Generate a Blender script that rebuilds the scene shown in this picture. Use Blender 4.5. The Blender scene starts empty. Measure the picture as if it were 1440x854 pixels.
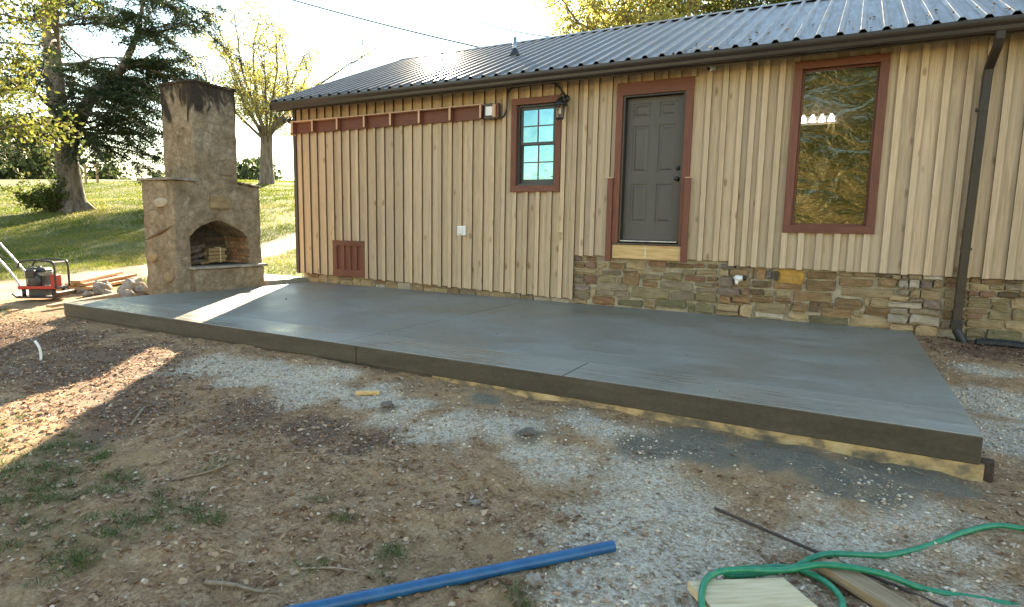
import bpy, math, random
import numpy as np
from mathutils import Vector, Matrix

# ------------------------------------------------------------------ camera, sky, sun, exposure
S = bpy.context.scene
COL = S.collection
CAM = (9.676, -8.671, 1.181)
YAW, PITCH, ROLL, FPX = math.radians(28.523), math.radians(-7.325), math.radians(1.041), 847.257
cd = bpy.data.cameras.new('camera'); cam = bpy.data.objects.new('camera', cd); COL.objects.link(cam)
fw = Vector((-math.sin(YAW)*math.cos(PITCH), math.cos(YAW)*math.cos(PITCH), math.sin(PITCH)))
rt = Vector((math.cos(YAW), math.sin(YAW), 0)); up = rt.cross(fw)
rt2 = rt*math.cos(ROLL)+up*math.sin(ROLL); up2 = up*math.cos(ROLL)-rt*math.sin(ROLL)
M = Matrix((rt2, up2, -fw)).transposed().to_4x4(); M.translation = CAM
cam.matrix_world = M
cd.sensor_fit = 'HORIZONTAL'; cd.sensor_width = 36.0; cd.lens = FPX/1440*36.0
cd.clip_start = 0.05; cd.clip_end = 3000
S.camera = cam

SUN_EL, SUN_AZ = math.radians(20.0), math.radians(-36.9)      # azimuth from +y towards +x
sdir = Vector((math.sin(SUN_AZ)*math.cos(SUN_EL), math.cos(SUN_AZ)*math.cos(SUN_EL), math.sin(SUN_EL)))
W = bpy.data.worlds.new('World'); S.world = W; W.use_nodes = True
wn = W.node_tree.nodes; wl = W.node_tree.links
sky = wn.new('ShaderNodeTexSky'); sky.sky_type = 'NISHITA'; sky.sun_disc = False
sky.sun_elevation = SUN_EL; sky.sun_rotation = SUN_AZ
sky.altitude = 200; sky.air_density = 1.45; sky.dust_density = 0.0; sky.ozone_density = 0.2
bg = wn['Background']; bg.inputs[1].default_value = 0.055
wl.new(sky.outputs[0], bg.inputs[0])
sl = bpy.data.lights.new('sun', 'SUN'); sl.energy = 5.0; sl.angle = math.radians(0.6); sl.color = (1, .83, .60)
so = bpy.data.objects.new('sun', sl); COL.objects.link(so)
so.rotation_euler = sdir.to_track_quat('Z', 'Y').to_euler(); so.location = (-20, 30, 20)
S.view_settings.view_transform = 'Standard'; S.view_settings.look = 'None'
S.view_settings.exposure = 3.2; S.view_settings.gamma = 1.0
S.view_settings.use_curve_mapping = False

random.seed(5); RNG = np.random.default_rng(11)

# ------------------------------------------------------------------ materials
def newmat(name):
    m = bpy.data.materials.new(name); m.use_nodes = True
    nt = m.node_tree; return m, nt, nt.nodes, nt.links, nt.nodes['Principled BSDF']
def ramp(N, stops):
    r = N.new('ShaderNodeValToRGB'); e = r.color_ramp.elements
    while len(e) > 1: e.remove(e[-1])
    e[0].position = stops[0][0]; e[0].color = (*stops[0][1], 1)
    for p, c in stops[1:]:
        k = e.new(p); k.color = (*c, 1)
    return r
def coords(N, Lk, scale, rand=True, world=False):
    """object (or world) coordinates, shifted per object so that copies differ"""
    mp = N.new('ShaderNodeMapping'); mp.inputs['Scale'].default_value = scale
    if world:
        g = N.new('ShaderNodeNewGeometry'); Lk.new(g.outputs['Position'], mp.inputs['Vector'])
    else:
        tc = N.new('ShaderNodeTexCoord')
        if rand:
            oi = N.new('ShaderNodeObjectInfo'); mu = N.new('ShaderNodeVectorMath'); mu.operation = 'MULTIPLY_ADD'
            cx = N.new('ShaderNodeCombineXYZ')
            for i in range(3): Lk.new(oi.outputs['Random'], cx.inputs[i])
            mu.inputs[1].default_value = (37.1, 53.7, 91.3)
            Lk.new(cx.outputs[0], mu.inputs[0]); Lk.new(tc.outputs['Object'], mu.inputs[2])
            Lk.new(mu.outputs[0], mp.inputs['Vector'])
        else: Lk.new(tc.outputs['Object'], mp.inputs['Vector'])
    return mp.outputs[0]
def noise(N, Lk, vec, scale=5, detail=5, rough=.6, dist=0.0):
    n = N.new('ShaderNodeTexNoise'); n.inputs['Scale'].default_value = scale
    n.inputs['Detail'].default_value = detail; n.inputs['Roughness'].default_value = rough
    n.inputs['Distortion'].default_value = dist
    Lk.new(vec, n.inputs['Vector']); return n.outputs[0]
def mix(N, Lk, fac, a, b, mode='MIX'):
    m = N.new('ShaderNodeMix'); m.data_type = 'RGBA'; m.blend_type = mode
    for s, v in ((0, fac), (6, a), (7, b)):
        if hasattr(v, 'is_linked') or isinstance(v, bpy.types.NodeSocket): Lk.new(v, m.inputs[s])
        elif s == 0: m.inputs[0].default_value = v
        else: m.inputs[s].default_value = (*v, 1)
    return m.outputs[2]
def maprange(N, Lk, v, a, b, c=0.0, d=1.0):
    m = N.new('ShaderNodeMapRange'); m.interpolation_type = 'SMOOTHSTEP'
    Lk.new(v, m.inputs[0])
    for i, k in enumerate((a, b, c, d)): m.inputs[1+i].default_value = k
    return m.outputs[0]
def math_(N, Lk, op, a, b):
    m = N.new('ShaderNodeMath'); m.operation = op
    for i, v in enumerate((a, b)):
        if isinstance(v, (int, float)): m.inputs[i].default_value = v
        else: Lk.new(v, m.inputs[i])
    return m.outputs[0]
def bump(N, Lk, P, h, strength=.3, dist=.01):
    b = N.new('ShaderNodeBump'); b.inputs['Strength'].default_value = strength; b.inputs['Distance'].default_value = dist
    Lk.new(h, b.inputs['Height']); Lk.new(b.outputs[0], P.inputs['Normal']); return b
def randtint(N, Lk, col, amt):
    """small brightness change from piece to piece"""
    oi = N.new('ShaderNodeObjectInfo'); hs = N.new('ShaderNodeHueSaturation')
    Lk.new(maprange(N, Lk, oi.outputs['Random'], 0, 1, 1-amt, 1+amt), hs.inputs['Value'])
    Lk.new(col, hs.inputs['Color']); return hs.outputs[0]

def pmat(name, stops, scale=(1,1,1), nscale=5, detail=5, rough=.7, bstr=.25, bdist=.01, metallic=0, tint=.08, rand=True, world=False, dist=0., fine=None, spec=.5):
    m, nt, N, Lk, P = newmat(name)
    v = coords(N, Lk, scale, rand, world)
    h = noise(N, Lk, v, nscale, detail, .6, dist)
    r = ramp(N, stops); Lk.new(h, r.inputs[0]); c = r.outputs[0]
    if fine:
        f = noise(N, Lk, coords(N, Lk, (1,1,1), rand, world), fine, 3)
        c = mix(N, Lk, .5, c, ramp_out(N, Lk, f, [(.3,(.35,)*3),(.7,(.65,)*3)]), 'OVERLAY')
        h = math_(N, Lk, 'ADD', h, f)
    if tint: c = randtint(N, Lk, c, tint)
    Lk.new(c, P.inputs['Base Color']); P.inputs['Roughness'].default_value = rough; P.inputs['Metallic'].default_value = metallic
    P.inputs['Specular IOR Level'].default_value = spec
    if bstr: bump(N, Lk, P, h, bstr, bdist)
    return m
def ramp_out(N, Lk, v, stops):
    r = ramp(N, stops); Lk.new(v, r.inputs[0]); return r.outputs[0]

def wood_siding():
    m, nt, N, Lk, P = newmat('stained_siding')
    g = noise(N, Lk, coords(N, Lk, (28, 28, 1.1)), 2.2, 6, .65, .6)
    c = ramp_out(N, Lk, g, [(.28,(.36,.255,.158)),(.5,(.51,.374,.242)),(.72,(.61,.47,.32))])
    k = N.new('ShaderNodeTexVoronoi'); k.inputs['Scale'].default_value = 1.0
    Lk.new(coords(N, Lk, (5.5, 5.5, 2.3)), k.inputs['Vector'])
    kn = maprange(N, Lk, k.outputs['Distance'], .07, .18, 1, 0)
    c = mix(N, Lk, math_(N, Lk, 'MULTIPLY', kn, .75), c, (.22,.125,.055))
    w = noise(N, Lk, coords(N, Lk, (1,1,.5), True, True), 1.3, 4)
    c = mix(N, Lk, maprange(N, Lk, w, .38, .7, 0, .5), c, (.45,.355,.26))
    st = noise(N, Lk, coords(N, Lk, (9,9,.35), True), 2.0, 5, .6, .3)
    c = mix(N, Lk, maprange(N, Lk, st, .58, .74, 0, .30), c, (.27,.185,.11))
    c = randtint(N, Lk, c, .11)
    Lk.new(c, P.inputs['Base Color']); P.inputs['Roughness'].default_value = .78
    P.inputs['Specular IOR Level'].default_value = .25
    bump(N, Lk, P, g, .35, .004); return m
M_SID = wood_siding()
M_SIDESHADE = pmat('batten_side_painted_shade', [(.3,(.085,.046,.02)),(.7,(.15,.085,.04))], (18,18,1.2), 2.5, 5, .85, .3, .004, tint=.15)  # dark brown for batten sides: the shade line beside each is painted into the colour
M_TRIM = pmat('red_brown_trim', [(.3,(.115,.037,.020)),(.6,(.165,.056,.031)),(.8,(.21,.080,.048))], (20,20,1.5), 2.5, 5, .62, .25, .003, tint=.1)
M_TRIMH = pmat('red_brown_trim_flat', [(.3,(.115,.037,.020)),(.6,(.165,.056,.031)),(.8,(.21,.080,.048))], (1.5,20,20), 2.5, 5, .62, .25, .003, tint=.1)
M_CUT = pmat('red_wood_cut_edge', [(.3,(.50,.29,.17)),(.7,(.66,.43,.28))], (3,30,30), 3, 4, .7, .2, .003)
M_DARK = pmat('dark_bronze_paint', [(.3,(.026,.019,.015)),(.7,(.042,.030,.024))], (1,4,4), 2, 4, .38, .05, .002, tint=.05)
M_WINF = pmat('grey_window_frame', [(.3,(.040,.040,.040)),(.7,(.058,.057,.055))], (2,2,2), 3, 3, .45, .03, .002, tint=.05)
M_DOOR = pmat('grey_door_paint', [(.3,(.072,.061,.054)),(.7,(.088,.075,.067))], (1,1,.4), 4, 4, .48, .06, .002, tint=.0)
M_BLACK = pmat('black_metal', [(.3,(.012,.012,.012)),(.7,(.022,.021,.020))], (3,3,3), 4, 3, .42, .05, .002)
M_GALV = pmat('grey_metal', [(.3,(.30,.31,.32)),(.7,(.46,.47,.48))], (3,3,3), 4, 3, .35, .05, .002, metallic=.8)
M_WHITE = pmat('white_plastic', [(.3,(.68,.67,.64)),(.7,(.78,.77,.74))], (3,3,3), 4, 3, .5, .04, .002)
M_RAW = pmat('raw_pine', [(.25,(.42,.24,.085)),(.5,(.60,.39,.165)),(.75,(.70,.50,.25))], (1.6,26,26), 2, 5, .7, .3, .003, tint=.08)
M_RAWY = pmat('pale_lumber', [(.25,(.40,.29,.15)),(.5,(.58,.46,.27)),(.75,(.68,.57,.37))], (2.5,24,24), 2.2, 6, .75, .35, .003, tint=.1)
M_OLDW = pmat('weathered_lumber', [(.25,(.20,.13,.07)),(.5,(.32,.22,.12)),(.75,(.44,.32,.19))], (2,22,22), 2.2, 6, .8, .4, .004, tint=.15)
M_PLANK = pmat('brown_planks', [(.25,(.20,.09,.03)),(.5,(.36,.18,.065)),(.75,(.46,.26,.11))], (2,22,22), 2.2, 5, .75, .3, .003, tint=.2)
M_LOG = pmat('bark', [(.3,(.055,.038,.027)),(.55,(.11,.08,.056)),(.75,(.17,.125,.09))], (6,6,1.2), 3, 6, .9, .8, .02, tint=.15)
M_SLOG = pmat('split_wood', [(.3,(.13,.082,.034)),(.7,(.25,.17,.07))], (1.5,20,20), 2.5, 5, .8, .4, .004, tint=.15)
M_TWIG = pmat('dry_twig', [(.3,(.20,.14,.09)),(.7,(.36,.27,.18))], (6,6,6), 5, 5, .85, .4, .004, tint=.2)
M_MORTAR = pmat('lime_mortar', [(.3,(.25,.20,.135)),(.55,(.36,.30,.21)),(.75,(.44,.38,.29))], (1,1,1), 14, 6, .95, .6, .012, tint=0, rand=False, world=True)
M_BLUE = pmat('blue_pvc', [(.3,(.007,.062,.165)),(.65,(.012,.095,.225)),(.72,(.06,.12,.22)),(.85,(.20,.20,.20))], (3,6,6), 3.2, 7, .42, .05, .002, tint=0)
M_HOSE = pmat('green_rubber', [(.3,(.008,.150,.072)),(.58,(.015,.215,.105)),(.72,(.09,.20,.12)),(.85,(.20,.20,.14))], (6,6,6), 5, 6, .38, .05, .001, tint=0)
M_RUST = pmat('dark_rusty_steel', [(.3,(.030,.021,.017)),(.7,(.075,.050,.038))], (5,5,5), 9, 5, .75, .3, .002)
M_RED = pmat('red_machine_paint', [(.3,(.30,.015,.012)),(.7,(.42,.028,.02))], (3,3,3), 4, 4, .4, .05, .002)
M_ENG = pmat('black_engine', [(.3,(.010,.010,.011)),(.7,(.05,.05,.05))], (8,8,8), 5, 4, .45, .2, .004)
M_BRICK = pmat('fire_brick', [(.3,(.20,.095,.045)),(.55,(.33,.18,.09)),(.75,(.42,.26,.14))], (5,5,5), 3, 5, .9, .5, .006, tint=.28)
M_SBRICK = pmat('sooty_brick', [(.3,(.03,.02,.014)),(.6,(.08,.05,.03)),(.8,(.13,.08,.05))], (5,5,5), 3, 5, .9, .5, .006, tint=.3)
M_SOOT = pmat('sooty_lining', [(.3,(.022,.017,.013)),(.7,(.06,.047,.036))], (3,3,3), 4, 5, .95, .4, .01)
M_ROCK = pmat('pale_limestone', [(.3,(.17,.14,.11)),(.55,(.28,.24,.195)),(.75,(.38,.335,.28))], (3,3,3), 3, 6, .9, .6, .02, tint=.15)
M_CORR = pmat('black_corrugated_plastic', [(.3,(.012,.012,.013)),(.7,(.03,.03,.031))], (3,3,3), 5, 3, .5, .05, .002)
M_CURT = pmat('interior_wall', [(.3,(.10,.08,.06)),(.7,(.14,.11,.08))], (1,1,1), 2, 2, .9, 0, .01)
M_WIRE = pmat('wire_sheath', [(.3,(.05,.05,.055)),(.7,(.07,.07,.075))], (1,1,1), 2, 2, .6, 0)

def stone_mats():
    base = dict(brown=(.215,.135,.068), tan=(.32,.23,.128), grey=(.235,.18,.118), olive=(.215,.165,.09), red=(.215,.12,.075), rust=(.27,.155,.075),
                yellow=(.50,.275,.06), light=(.36,.30,.225), moss=(.16,.138,.075), mauve=(.225,.165,.13), dark=(.135,.088,.05), slate=(.16,.135,.12))
    out = {}
    for k, c in base.items():
        lo = tuple(x*.66 for x in c); hi = tuple(min(x*1.28+.012, .62) for x in c)
        m, nt, N, Lk, P = newmat('stone_'+k)
        g = noise(N, Lk, coords(N, Lk, (1,1,2.4)), 6, 8, .65, .3)
        col = ramp_out(N, Lk, g, [(.28, lo), (.52, c), (.76, hi)])
        w = noise(N, Lk, coords(N, Lk, (1,1,1)), 3.2, 4)
        col = mix(N, Lk, maprange(N, Lk, w, .5, .78, 0, .5), col, (.27,.225,.16))
        col = randtint(N, Lk, col, .16)
        Lk.new(col, P.inputs['Base Color']); P.inputs['Roughness'].default_value = .88; P.inputs['Specular IOR Level'].default_value = .25
        bump(N, Lk, P, math_(N, Lk, 'ADD', g, math_(N, Lk, 'MULTIPLY', noise(N, Lk, coords(N, Lk, (1,1,1.5)), 28, 5), .5)), 1.0, .022); out[k] = m
    return out
M_ST = stone_mats()

def concrete(name, rough, dark=1.0):
    m, nt, N, Lk, P = newmat(name)
    v = coords(N, Lk, (1,1,1), False, True)
    a = noise(N, Lk, v, .7, 5, .55, .4)
    b = noise(N, Lk, coords(N, Lk, (.55, 13, 20), False, True), 2.2, 6, .6, .15)
    c = noise(N, Lk, v, 22, 5)
    col = ramp_out(N, Lk, a, [(.28, tuple(k*dark for k in (.155,.146,.116))), (.52, tuple(k*dark for k in (.205,.194,.158))), (.75, tuple(k*dark for k in (.26,.247,.21)))])
    col = mix(N, Lk, .9, col, ramp_out(N, Lk, b, [(.3,(.36,)*3),(.7,(.63,)*3)]), 'OVERLAY')
    sp = noise(N, Lk, coords(N, Lk, (1,1,1), False, True), 3.3, 6, .62, 1.5)
    col = mix(N, Lk, maprange(N, Lk, sp, .52, .75, 0, .30), col, (.10,.092,.072))
    col = mix(N, Lk, .4, col, ramp_out(N, Lk, c, [(.3,(.40,)*3),(.7,(.60,)*3)]), 'OVERLAY')
    Lk.new(col, P.inputs['Base Color'])
    Lk.new(maprange(N, Lk, math_(N, Lk, 'ADD', math_(N, Lk, 'MULTIPLY', a, .5), math_(N, Lk, 'MULTIPLY', b, .5)), .36, .64, rough-.14, rough+.16), P.inputs['Roughness'])
    P.inputs['Specular IOR Level'].default_value = .5
    bump(N, Lk, P, math_(N, Lk, 'ADD', math_(N, Lk, 'MULTIPLY', b, 2.0), c), .35, .003); return m
M_CONC = concrete('fresh_concrete', .46)
M_CONCB = concrete('trowelled_concrete', .36, 1.12)
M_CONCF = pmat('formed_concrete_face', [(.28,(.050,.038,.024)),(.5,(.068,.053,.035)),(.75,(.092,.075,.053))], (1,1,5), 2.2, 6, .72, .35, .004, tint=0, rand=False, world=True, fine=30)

def roofmat():
    m, nt, N, Lk, P = newmat('ribbed_steel_roof')
    a = noise(N, Lk, coords(N, Lk, (6, .6, .6), False, True), 3, 5)
    b = noise(N, Lk, coords(N, Lk, (1,1,1), False, True), 30, 3)
    c = ramp_out(N, Lk, a, [(.3,(.085,.07,.056)),(.55,(.135,.113,.092)),(.8,(.20,.172,.142))])
    c = mix(N, Lk, maprange(N, Lk, b, .62, .72, 0, .5), c, (.16,.11,.07))
    Lk.new(c, P.inputs['Base Color']); P.inputs['Metallic'].default_value = .35; P.inputs['Specular IOR Level'].default_value = .35
    Lk.new(maprange(N, Lk, a, .3, .7, .34, .48), P.inputs['Roughness'])
    bump(N, Lk, P, a, .1, .004); return m
M_ROOF = roofmat()

def stucco():
    m, nt, N, Lk, P = newmat('old_stucco')
    v = coords(N, Lk, (1,1,1), False, True)
    a = noise(N, Lk, v, 2.3, 7, .65, .7); b = noise(N, Lk, v, 11, 6, .6, .3); f = noise(N, Lk, v, 45, 4)
    c = ramp_out(N, Lk, a, [(.25,(.15,.108,.065)),(.42,(.215,.16,.104)),(.58,(.285,.222,.152)),(.78,(.38,.315,.235))])
    c = mix(N, Lk, .85, c, ramp_out(N, Lk, b, [(.3,(.32,)*3),(.7,(.68,)*3)]), 'OVERLAY')
    c = mix(N, Lk, .7, c, ramp_out(N, Lk, f, [(.3,(.34,)*3),(.7,(.66,)*3)]), 'OVERLAY')
    wp = maprange(N, Lk, noise(N, Lk, v, 5.5, 5, .6, .6), .61, .70, 0, .45); c = mix(N, Lk, wp, c, (.46,.40,.32))
    vo = N.new('ShaderNodeTexVoronoi'); vo.feature = 'DISTANCE_TO_EDGE'; vo.inputs['Scale'].default_value = 1.0
    wv = N.new('ShaderNodeVectorMath'); wv.operation = 'ADD'; sc_ = N.new('ShaderNodeVectorMath'); sc_.operation = 'SCALE'; sc_.inputs['Scale'].default_value = .9
    nz = N.new('ShaderNodeTexNoise'); nz.inputs['Scale'].default_value = 4; Lk.new(v, nz.inputs['Vector']); Lk.new(nz.outputs[1], sc_.inputs[0])
    Lk.new(coords(N, Lk, (3.2,3.2,5.2), False, True), wv.inputs[0]); Lk.new(sc_.outputs[0], wv.inputs[1]); Lk.new(wv.outputs[0], vo.inputs['Vector'])
    ed = maprange(N, Lk, vo.outputs['Distance'], .0, .09, 1, 0)
    gap = math_(N, Lk, 'MULTIPLY', ed, maprange(N, Lk, a, .42, .62, 0, .34))
    c = mix(N, Lk, gap, c, (.13,.095,.06))
    # soot and lichen stains running down from the chimney top
    g = N.new('ShaderNodeNewGeometry'); sx = N.new('ShaderNodeSeparateXYZ'); Lk.new(g.outputs['Position'], sx.inputs[0])
    st = noise(N, Lk, coords(N, Lk, (1.6,1.6,.75), False, True), 2.6, 6, .6, .8)
    h = maprange(N, Lk, sx.outputs[2], 2.1, 3.5, -.22, .20)
    s = maprange(N, Lk, math_(N, Lk, 'ADD', st, h), .53, .67, 0, .93)
    c = mix(N, Lk, s, c, (.028,.021,.017))
    s2 = maprange(N, Lk, noise(N, Lk, coords(N, Lk, (1.2,1.2,.6), False, True), 3.1, 6, .6, .5), .60, .72, 0, .55)
    c = mix(N, Lk, s2, c, (.12,.095,.05))
    Lk.new(c, P.inputs['Base Color']); P.inputs['Roughness'].default_value = .93; P.inputs['Specular IOR Level'].default_value = .2
    bump(N, Lk, P, math_(N, Lk, 'SUBTRACT', math_(N, Lk, 'ADD', math_(N, Lk, 'ADD', a, b), f), math_(N, Lk, 'MULTIPLY', ed, .3)), .85, .024); return m
M_STUC = stucco()

def film():
    """crinkled mirror film on the picture window: reflects the yard, lets a little of the room through"""
    m, nt, N, Lk, P = newmat('crinkled_window_film')
    N.remove(P)
    a = noise(N, Lk, coords(N, Lk, (1.0, 1, 1.7), False, False), 1.9, 3, .5, 1.6)
    b = noise(N, Lk, coords(N, Lk, (2.2, 1, 3.2), False, False), 9, 5, .65, 1.4)
    bp = N.new('ShaderNodeBump'); bp.inputs['Strength'].default_value = 1; bp.inputs['Distance'].default_value = .022
    Lk.new(a, bp.inputs['Height'])
    b2 = N.new('ShaderNodeBump'); b2.inputs['Strength'].default_value = 1; b2.inputs['Distance'].default_value = .0027
    Lk.new(b, b2.inputs['Height']); Lk.new(bp.outputs[0], b2.inputs['Normal'])
    gl = N.new('ShaderNodeBsdfGlossy'); gl.inputs['Color'].default_value = (.21,.19,.125,1); gl.inputs['Roughness'].default_value = .03
    Lk.new(b2.outputs[0], gl.inputs['Normal'])
    tr = N.new('ShaderNodeBsdfTransparent'); mx = N.new('ShaderNodeMixShader'); mx.inputs[0].default_value = .2
    Lk.new(gl.outputs[0], mx.inputs[1]); Lk.new(tr.outputs[0], mx.inputs[2])
    Lk.new(mx.outputs[0], N['Material Output'].inputs[0]); return m
M_FILM = film()
def lowe():
    m, nt, N, Lk, P = newmat('reflective_blue_glass')
    P.inputs['Base Color'].default_value = (.165,.34,.40,1); P.inputs['Metallic'].default_value = 1; P.inputs['Roughness'].default_value = .06
    a = noise(N, Lk, coords(N, Lk, (1,1,1)), 5, 3); bump(N, Lk, P, a, .5, .006)
    Lk.new(randtint(N, Lk, ramp_out(N, Lk, a, [(.3,(.13,.29,.35)),(.7,(.20,.38,.43))]), .2), P.inputs['Base Color']); return m
M_LOWE = lowe()
def glass():
    m, nt, N, Lk, P = newmat('clear_glass')
    P.inputs['Base Color'].default_value = (.9,.92,.9,1); P.inputs['Transmission Weight'].default_value = 1; P.inputs['Roughness'].default_value = .08
    P.inputs['IOR'].default_value = 1.3; return m
M_GLASS = glass()
def emit(name, col, s):
    m, nt, N, Lk, P = newmat(name); P.inputs['Emission Color'].default_value = (*col,1); P.inputs['Emission Strength'].default_value = s
    P.inputs['Base Color'].default_value = (.8,.8,.8,1); return m
M_BULB = emit('lit_bulb_shade', (1,.93,.8), 4.5)

def leafmat(name, stops, trans=.45, rough=.6):
    """foliage with a per-leaf tint stored on the mesh, lit from both sides"""
    m, nt, N, Lk, P = newmat(name)
    at = N.new('ShaderNodeAttribute'); at.attribute_name = 'tint'
    c = ramp_out(N, Lk, at.outputs['Fac'], stops)
    Lk.new(c, P.inputs['Base Color']); P.inputs['Roughness'].default_value = rough; P.inputs['Specular IOR Level'].default_value = .2
    t = N.new('ShaderNodeBsdfTranslucent'); Lk.new(c, t.inputs['Color'])
    hs = N.new('ShaderNodeHueSaturation'); hs.inputs['Value'].default_value = 1.5; hs.inputs['Saturation'].default_value = 1.1
    Lk.new(c, hs.inputs['Color']); Lk.new(hs.outputs[0], t.inputs['Color'])
    mx = N.new('ShaderNodeMixShader'); mx.inputs[0].default_value = trans
    Lk.new(P.outputs[0], mx.inputs[1]); Lk.new(t.outputs[0], mx.inputs[2]); Lk.new(mx.outputs[0], N['Material Output'].inputs[0]); return m
M_CEDAR = leafmat('cedar_foliage', [(0,(.016,.030,.014)),(.6,(.035,.055,.022)),(1,(.075,.085,.030))], .28)
M_YELL = leafmat('yellow_green_leaves', [(0,(.045,.065,.018)),(.5,(.10,.115,.03)),(1,(.19,.17,.05))], .38)
M_AUT = leafmat('autumn_leaves', [(0,(.15,.17,.05)),(.5,(.28,.27,.09)),(1,(.40,.32,.12))], .62)
M_GREENL = leafmat('green_leaves', [(0,(.035,.055,.014)),(.6,(.075,.10,.024)),(1,(.16,.15,.04))], .4)
M_WOODS = leafmat('far_foliage', [(0,(.03,.045,.018)),(.6,(.055,.072,.028)),(1,(.10,.10,.04))], .3)
M_GRASS = leafmat('grass_blades', [(0,(.055,.080,.014)),(.55,(.115,.135,.024)),(1,(.24,.20,.07))], .42)
M_TUFT = leafmat('yard_grass', [(0,(.055,.085,.024)),(.6,(.105,.14,.045)),(1,(.26,.235,.11))], .35)
M_LITTER = leafmat('fallen_leaves', [(0,(.12,.062,.034)),(.35,(.26,.155,.088)),(.75,(.44,.30,.19)),(1,(.60,.46,.33))], .15, .75)
M_PEB = leafmat('crushed_stone', [(0,(.20,.15,.10)),(.5,(.46,.37,.27)),(1,(.76,.66,.53))], 0, .9)
M_MULCH = leafmat('bark_mulch', [(0,(.045,.022,.014)),(.6,(.13,.065,.038)),(1,(.26,.15,.09))], 0, .9)

# ------------------------------------------------------------------ mesh helpers
WLOC = {}                                                       # world position of every object's origin
def link(o, parent, loc):
    COL.objects.link(o); WLOC[o.name] = Vector(loc)
    if parent is not None:
        o.parent = parent; o.location = Vector(loc)-WLOC[parent.name]
    else: o.location = loc
    return o
class MB:
    def __init__(s): s.v = []; s.f = []
    def add(s, vs, fs):
        n = len(s.v); s.v += [tuple(v) for v in vs]; s.f += [tuple(i+n for i in f) for f in fs]; return s
    def box(s, x0, x1, y0, y1, z0, z1):
        return s.add([(x0,y0,z0),(x1,y0,z0),(x1,y1,z0),(x0,y1,z0),(x0,y0,z1),(x1,y0,z1),(x1,y1,z1),(x0,y1,z1)],
                     [(0,3,2,1),(4,5,6,7),(0,1,5,4),(1,2,6,5),(2,3,7,6),(3,0,4,7)])
    def obox(s, c, ax, sx, sy, sz, upv=(0,0,1)):
        """box centred at c, long axis ax"""
        a = Vector(ax).normalized(); b = Vector(upv).cross(a).normalized(); d = a.cross(b)
        c = Vector(c); P = []
        for k in (-1,1):
            for i, j in ((-1,-1),(1,-1),(1,1),(-1,1)):
                P.append(c+a*(i*sx/2)+b*(j*sy/2)+d*(k*sz/2))
        return s.add(P, [(0,3,2,1),(4,5,6,7),(0,1,5,4),(1,2,6,5),(2,3,7,6),(3,0,4,7)])
    def tube(s, pts, r, n=8, cap=True, sq=None):
        pts = [Vector(p) for p in pts]; rr = r if isinstance(r, (list, tuple)) else [r]*len(pts)
        prev = None; rings = []
        for i, p in enumerate(pts):
            t = (pts[min(i+1, len(pts)-1)]-pts[max(i-1, 0)])
            t = t.normalized() if t.length > 1e-9 else Vector((0,0,1))
            if prev is None: u = t.orthogonal().normalized() if sq is None else (Vector(sq)-t*t.dot(Vector(sq))).normalized()
            else:
                u = prev-t*prev.dot(t); u = u.normalized() if u.length > 1e-6 else t.orthogonal().normalized()
            prev = u; w = t.cross(u)
            rings.append([p+(u*math.cos(2*math.pi*k/n)+w*math.sin(2*math.pi*k/n))*rr[i] for k in range(n)])
        vs = [v for q in rings for v in q]; fs = []
        for i in range(len(pts)-1):
            for k in range(n):
                a, b = i*n+k, i*n+(k+1) % n; fs.append((a, b, b+n, a+n))
        if cap: fs += [tuple(range(n))[::-1], tuple(range((len(pts)-1)*n, len(pts)*n))]
        return s.add(vs, fs)
    def profile(s, prof, x0, x1):
        """closed (y,z) profile extruded along x"""
        n = len(prof); vs = [(x0,y,z) for y, z in prof]+[(x1,y,z) for y, z in prof]
        return s.add(vs, [(i,(i+1) % n,(i+1) % n+n,i+n) for i in range(n)]+[tuple(range(n))[::-1], tuple(range(n,2*n))])
    def build(s, name, mat, parent=None, smooth=False, bevel=0, origin=None):
        V = np.array(s.v, float); o = Vector(origin) if origin is not None else Vector(((V.min(0)+V.max(0))/2).tolist())
        if origin is None and parent is None: o.z = float(V[:,2].min())
        me = bpy.data.meshes.new(name); me.from_pydata((V-np.array(o)).tolist(), [], s.f); me.update()
        if smooth:
            for p in me.polygons: p.use_smooth = True
        me.materials.append(mat)
        ob = bpy.data.objects.new(name, me); link(ob, parent, o)
        if bevel:
            b = ob.modifiers.new('bevel', 'BEVEL'); b.width = bevel; b.segments = 2; b.limit_method = 'ANGLE'; b.angle_limit = math.radians(40)
        return ob
def empty(name, loc, parent=None):
    e = bpy.data.objects.new(name, None); e.empty_display_size = .2; return link(e, parent, loc)
def tag(o, label=None, cat=None, group=None, kind=None):
    if label: o['label'] = label
    if cat: o['category'] = cat
    if group: o['group'] = group
    if kind: o['kind'] = kind
    return o
def npmesh(name, V, F, mat, parent=None, tint=None, smooth=False, origin=(0,0,0)):
    """fast mesh from arrays; F (m,k) with equal k"""
    V = np.asarray(V, np.float32)-np.asarray(origin, np.float32); F = np.asarray(F, np.int32)
    me = bpy.data.meshes.new(name); m, k = F.shape
    me.vertices.add(len(V)); me.vertices.foreach_set('co', V.ravel())
    me.loops.add(m*k); me.loops.foreach_set('vertex_index', F.ravel())
    me.polygons.add(m); me.polygons.foreach_set('loop_start', np.arange(0, m*k, k, dtype=np.int32))
    me.polygons.foreach_set('loop_total', np.full(m, k, np.int32))
    if smooth: me.polygons.foreach_set('use_smooth', np.ones(m, bool))
    me.update(calc_edges=True)
    if tint is not None:
        a = me.attributes.new('tint', 'FLOAT', 'POINT'); a.data.foreach_set('value', np.asarray(tint, np.float32))
    me.materials.append(mat)
    return link(bpy.data.objects.new(name, me), parent, origin)
def unit(v): return v/np.maximum(np.linalg.norm(v, axis=-1, keepdims=True), 1e-9)
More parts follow.
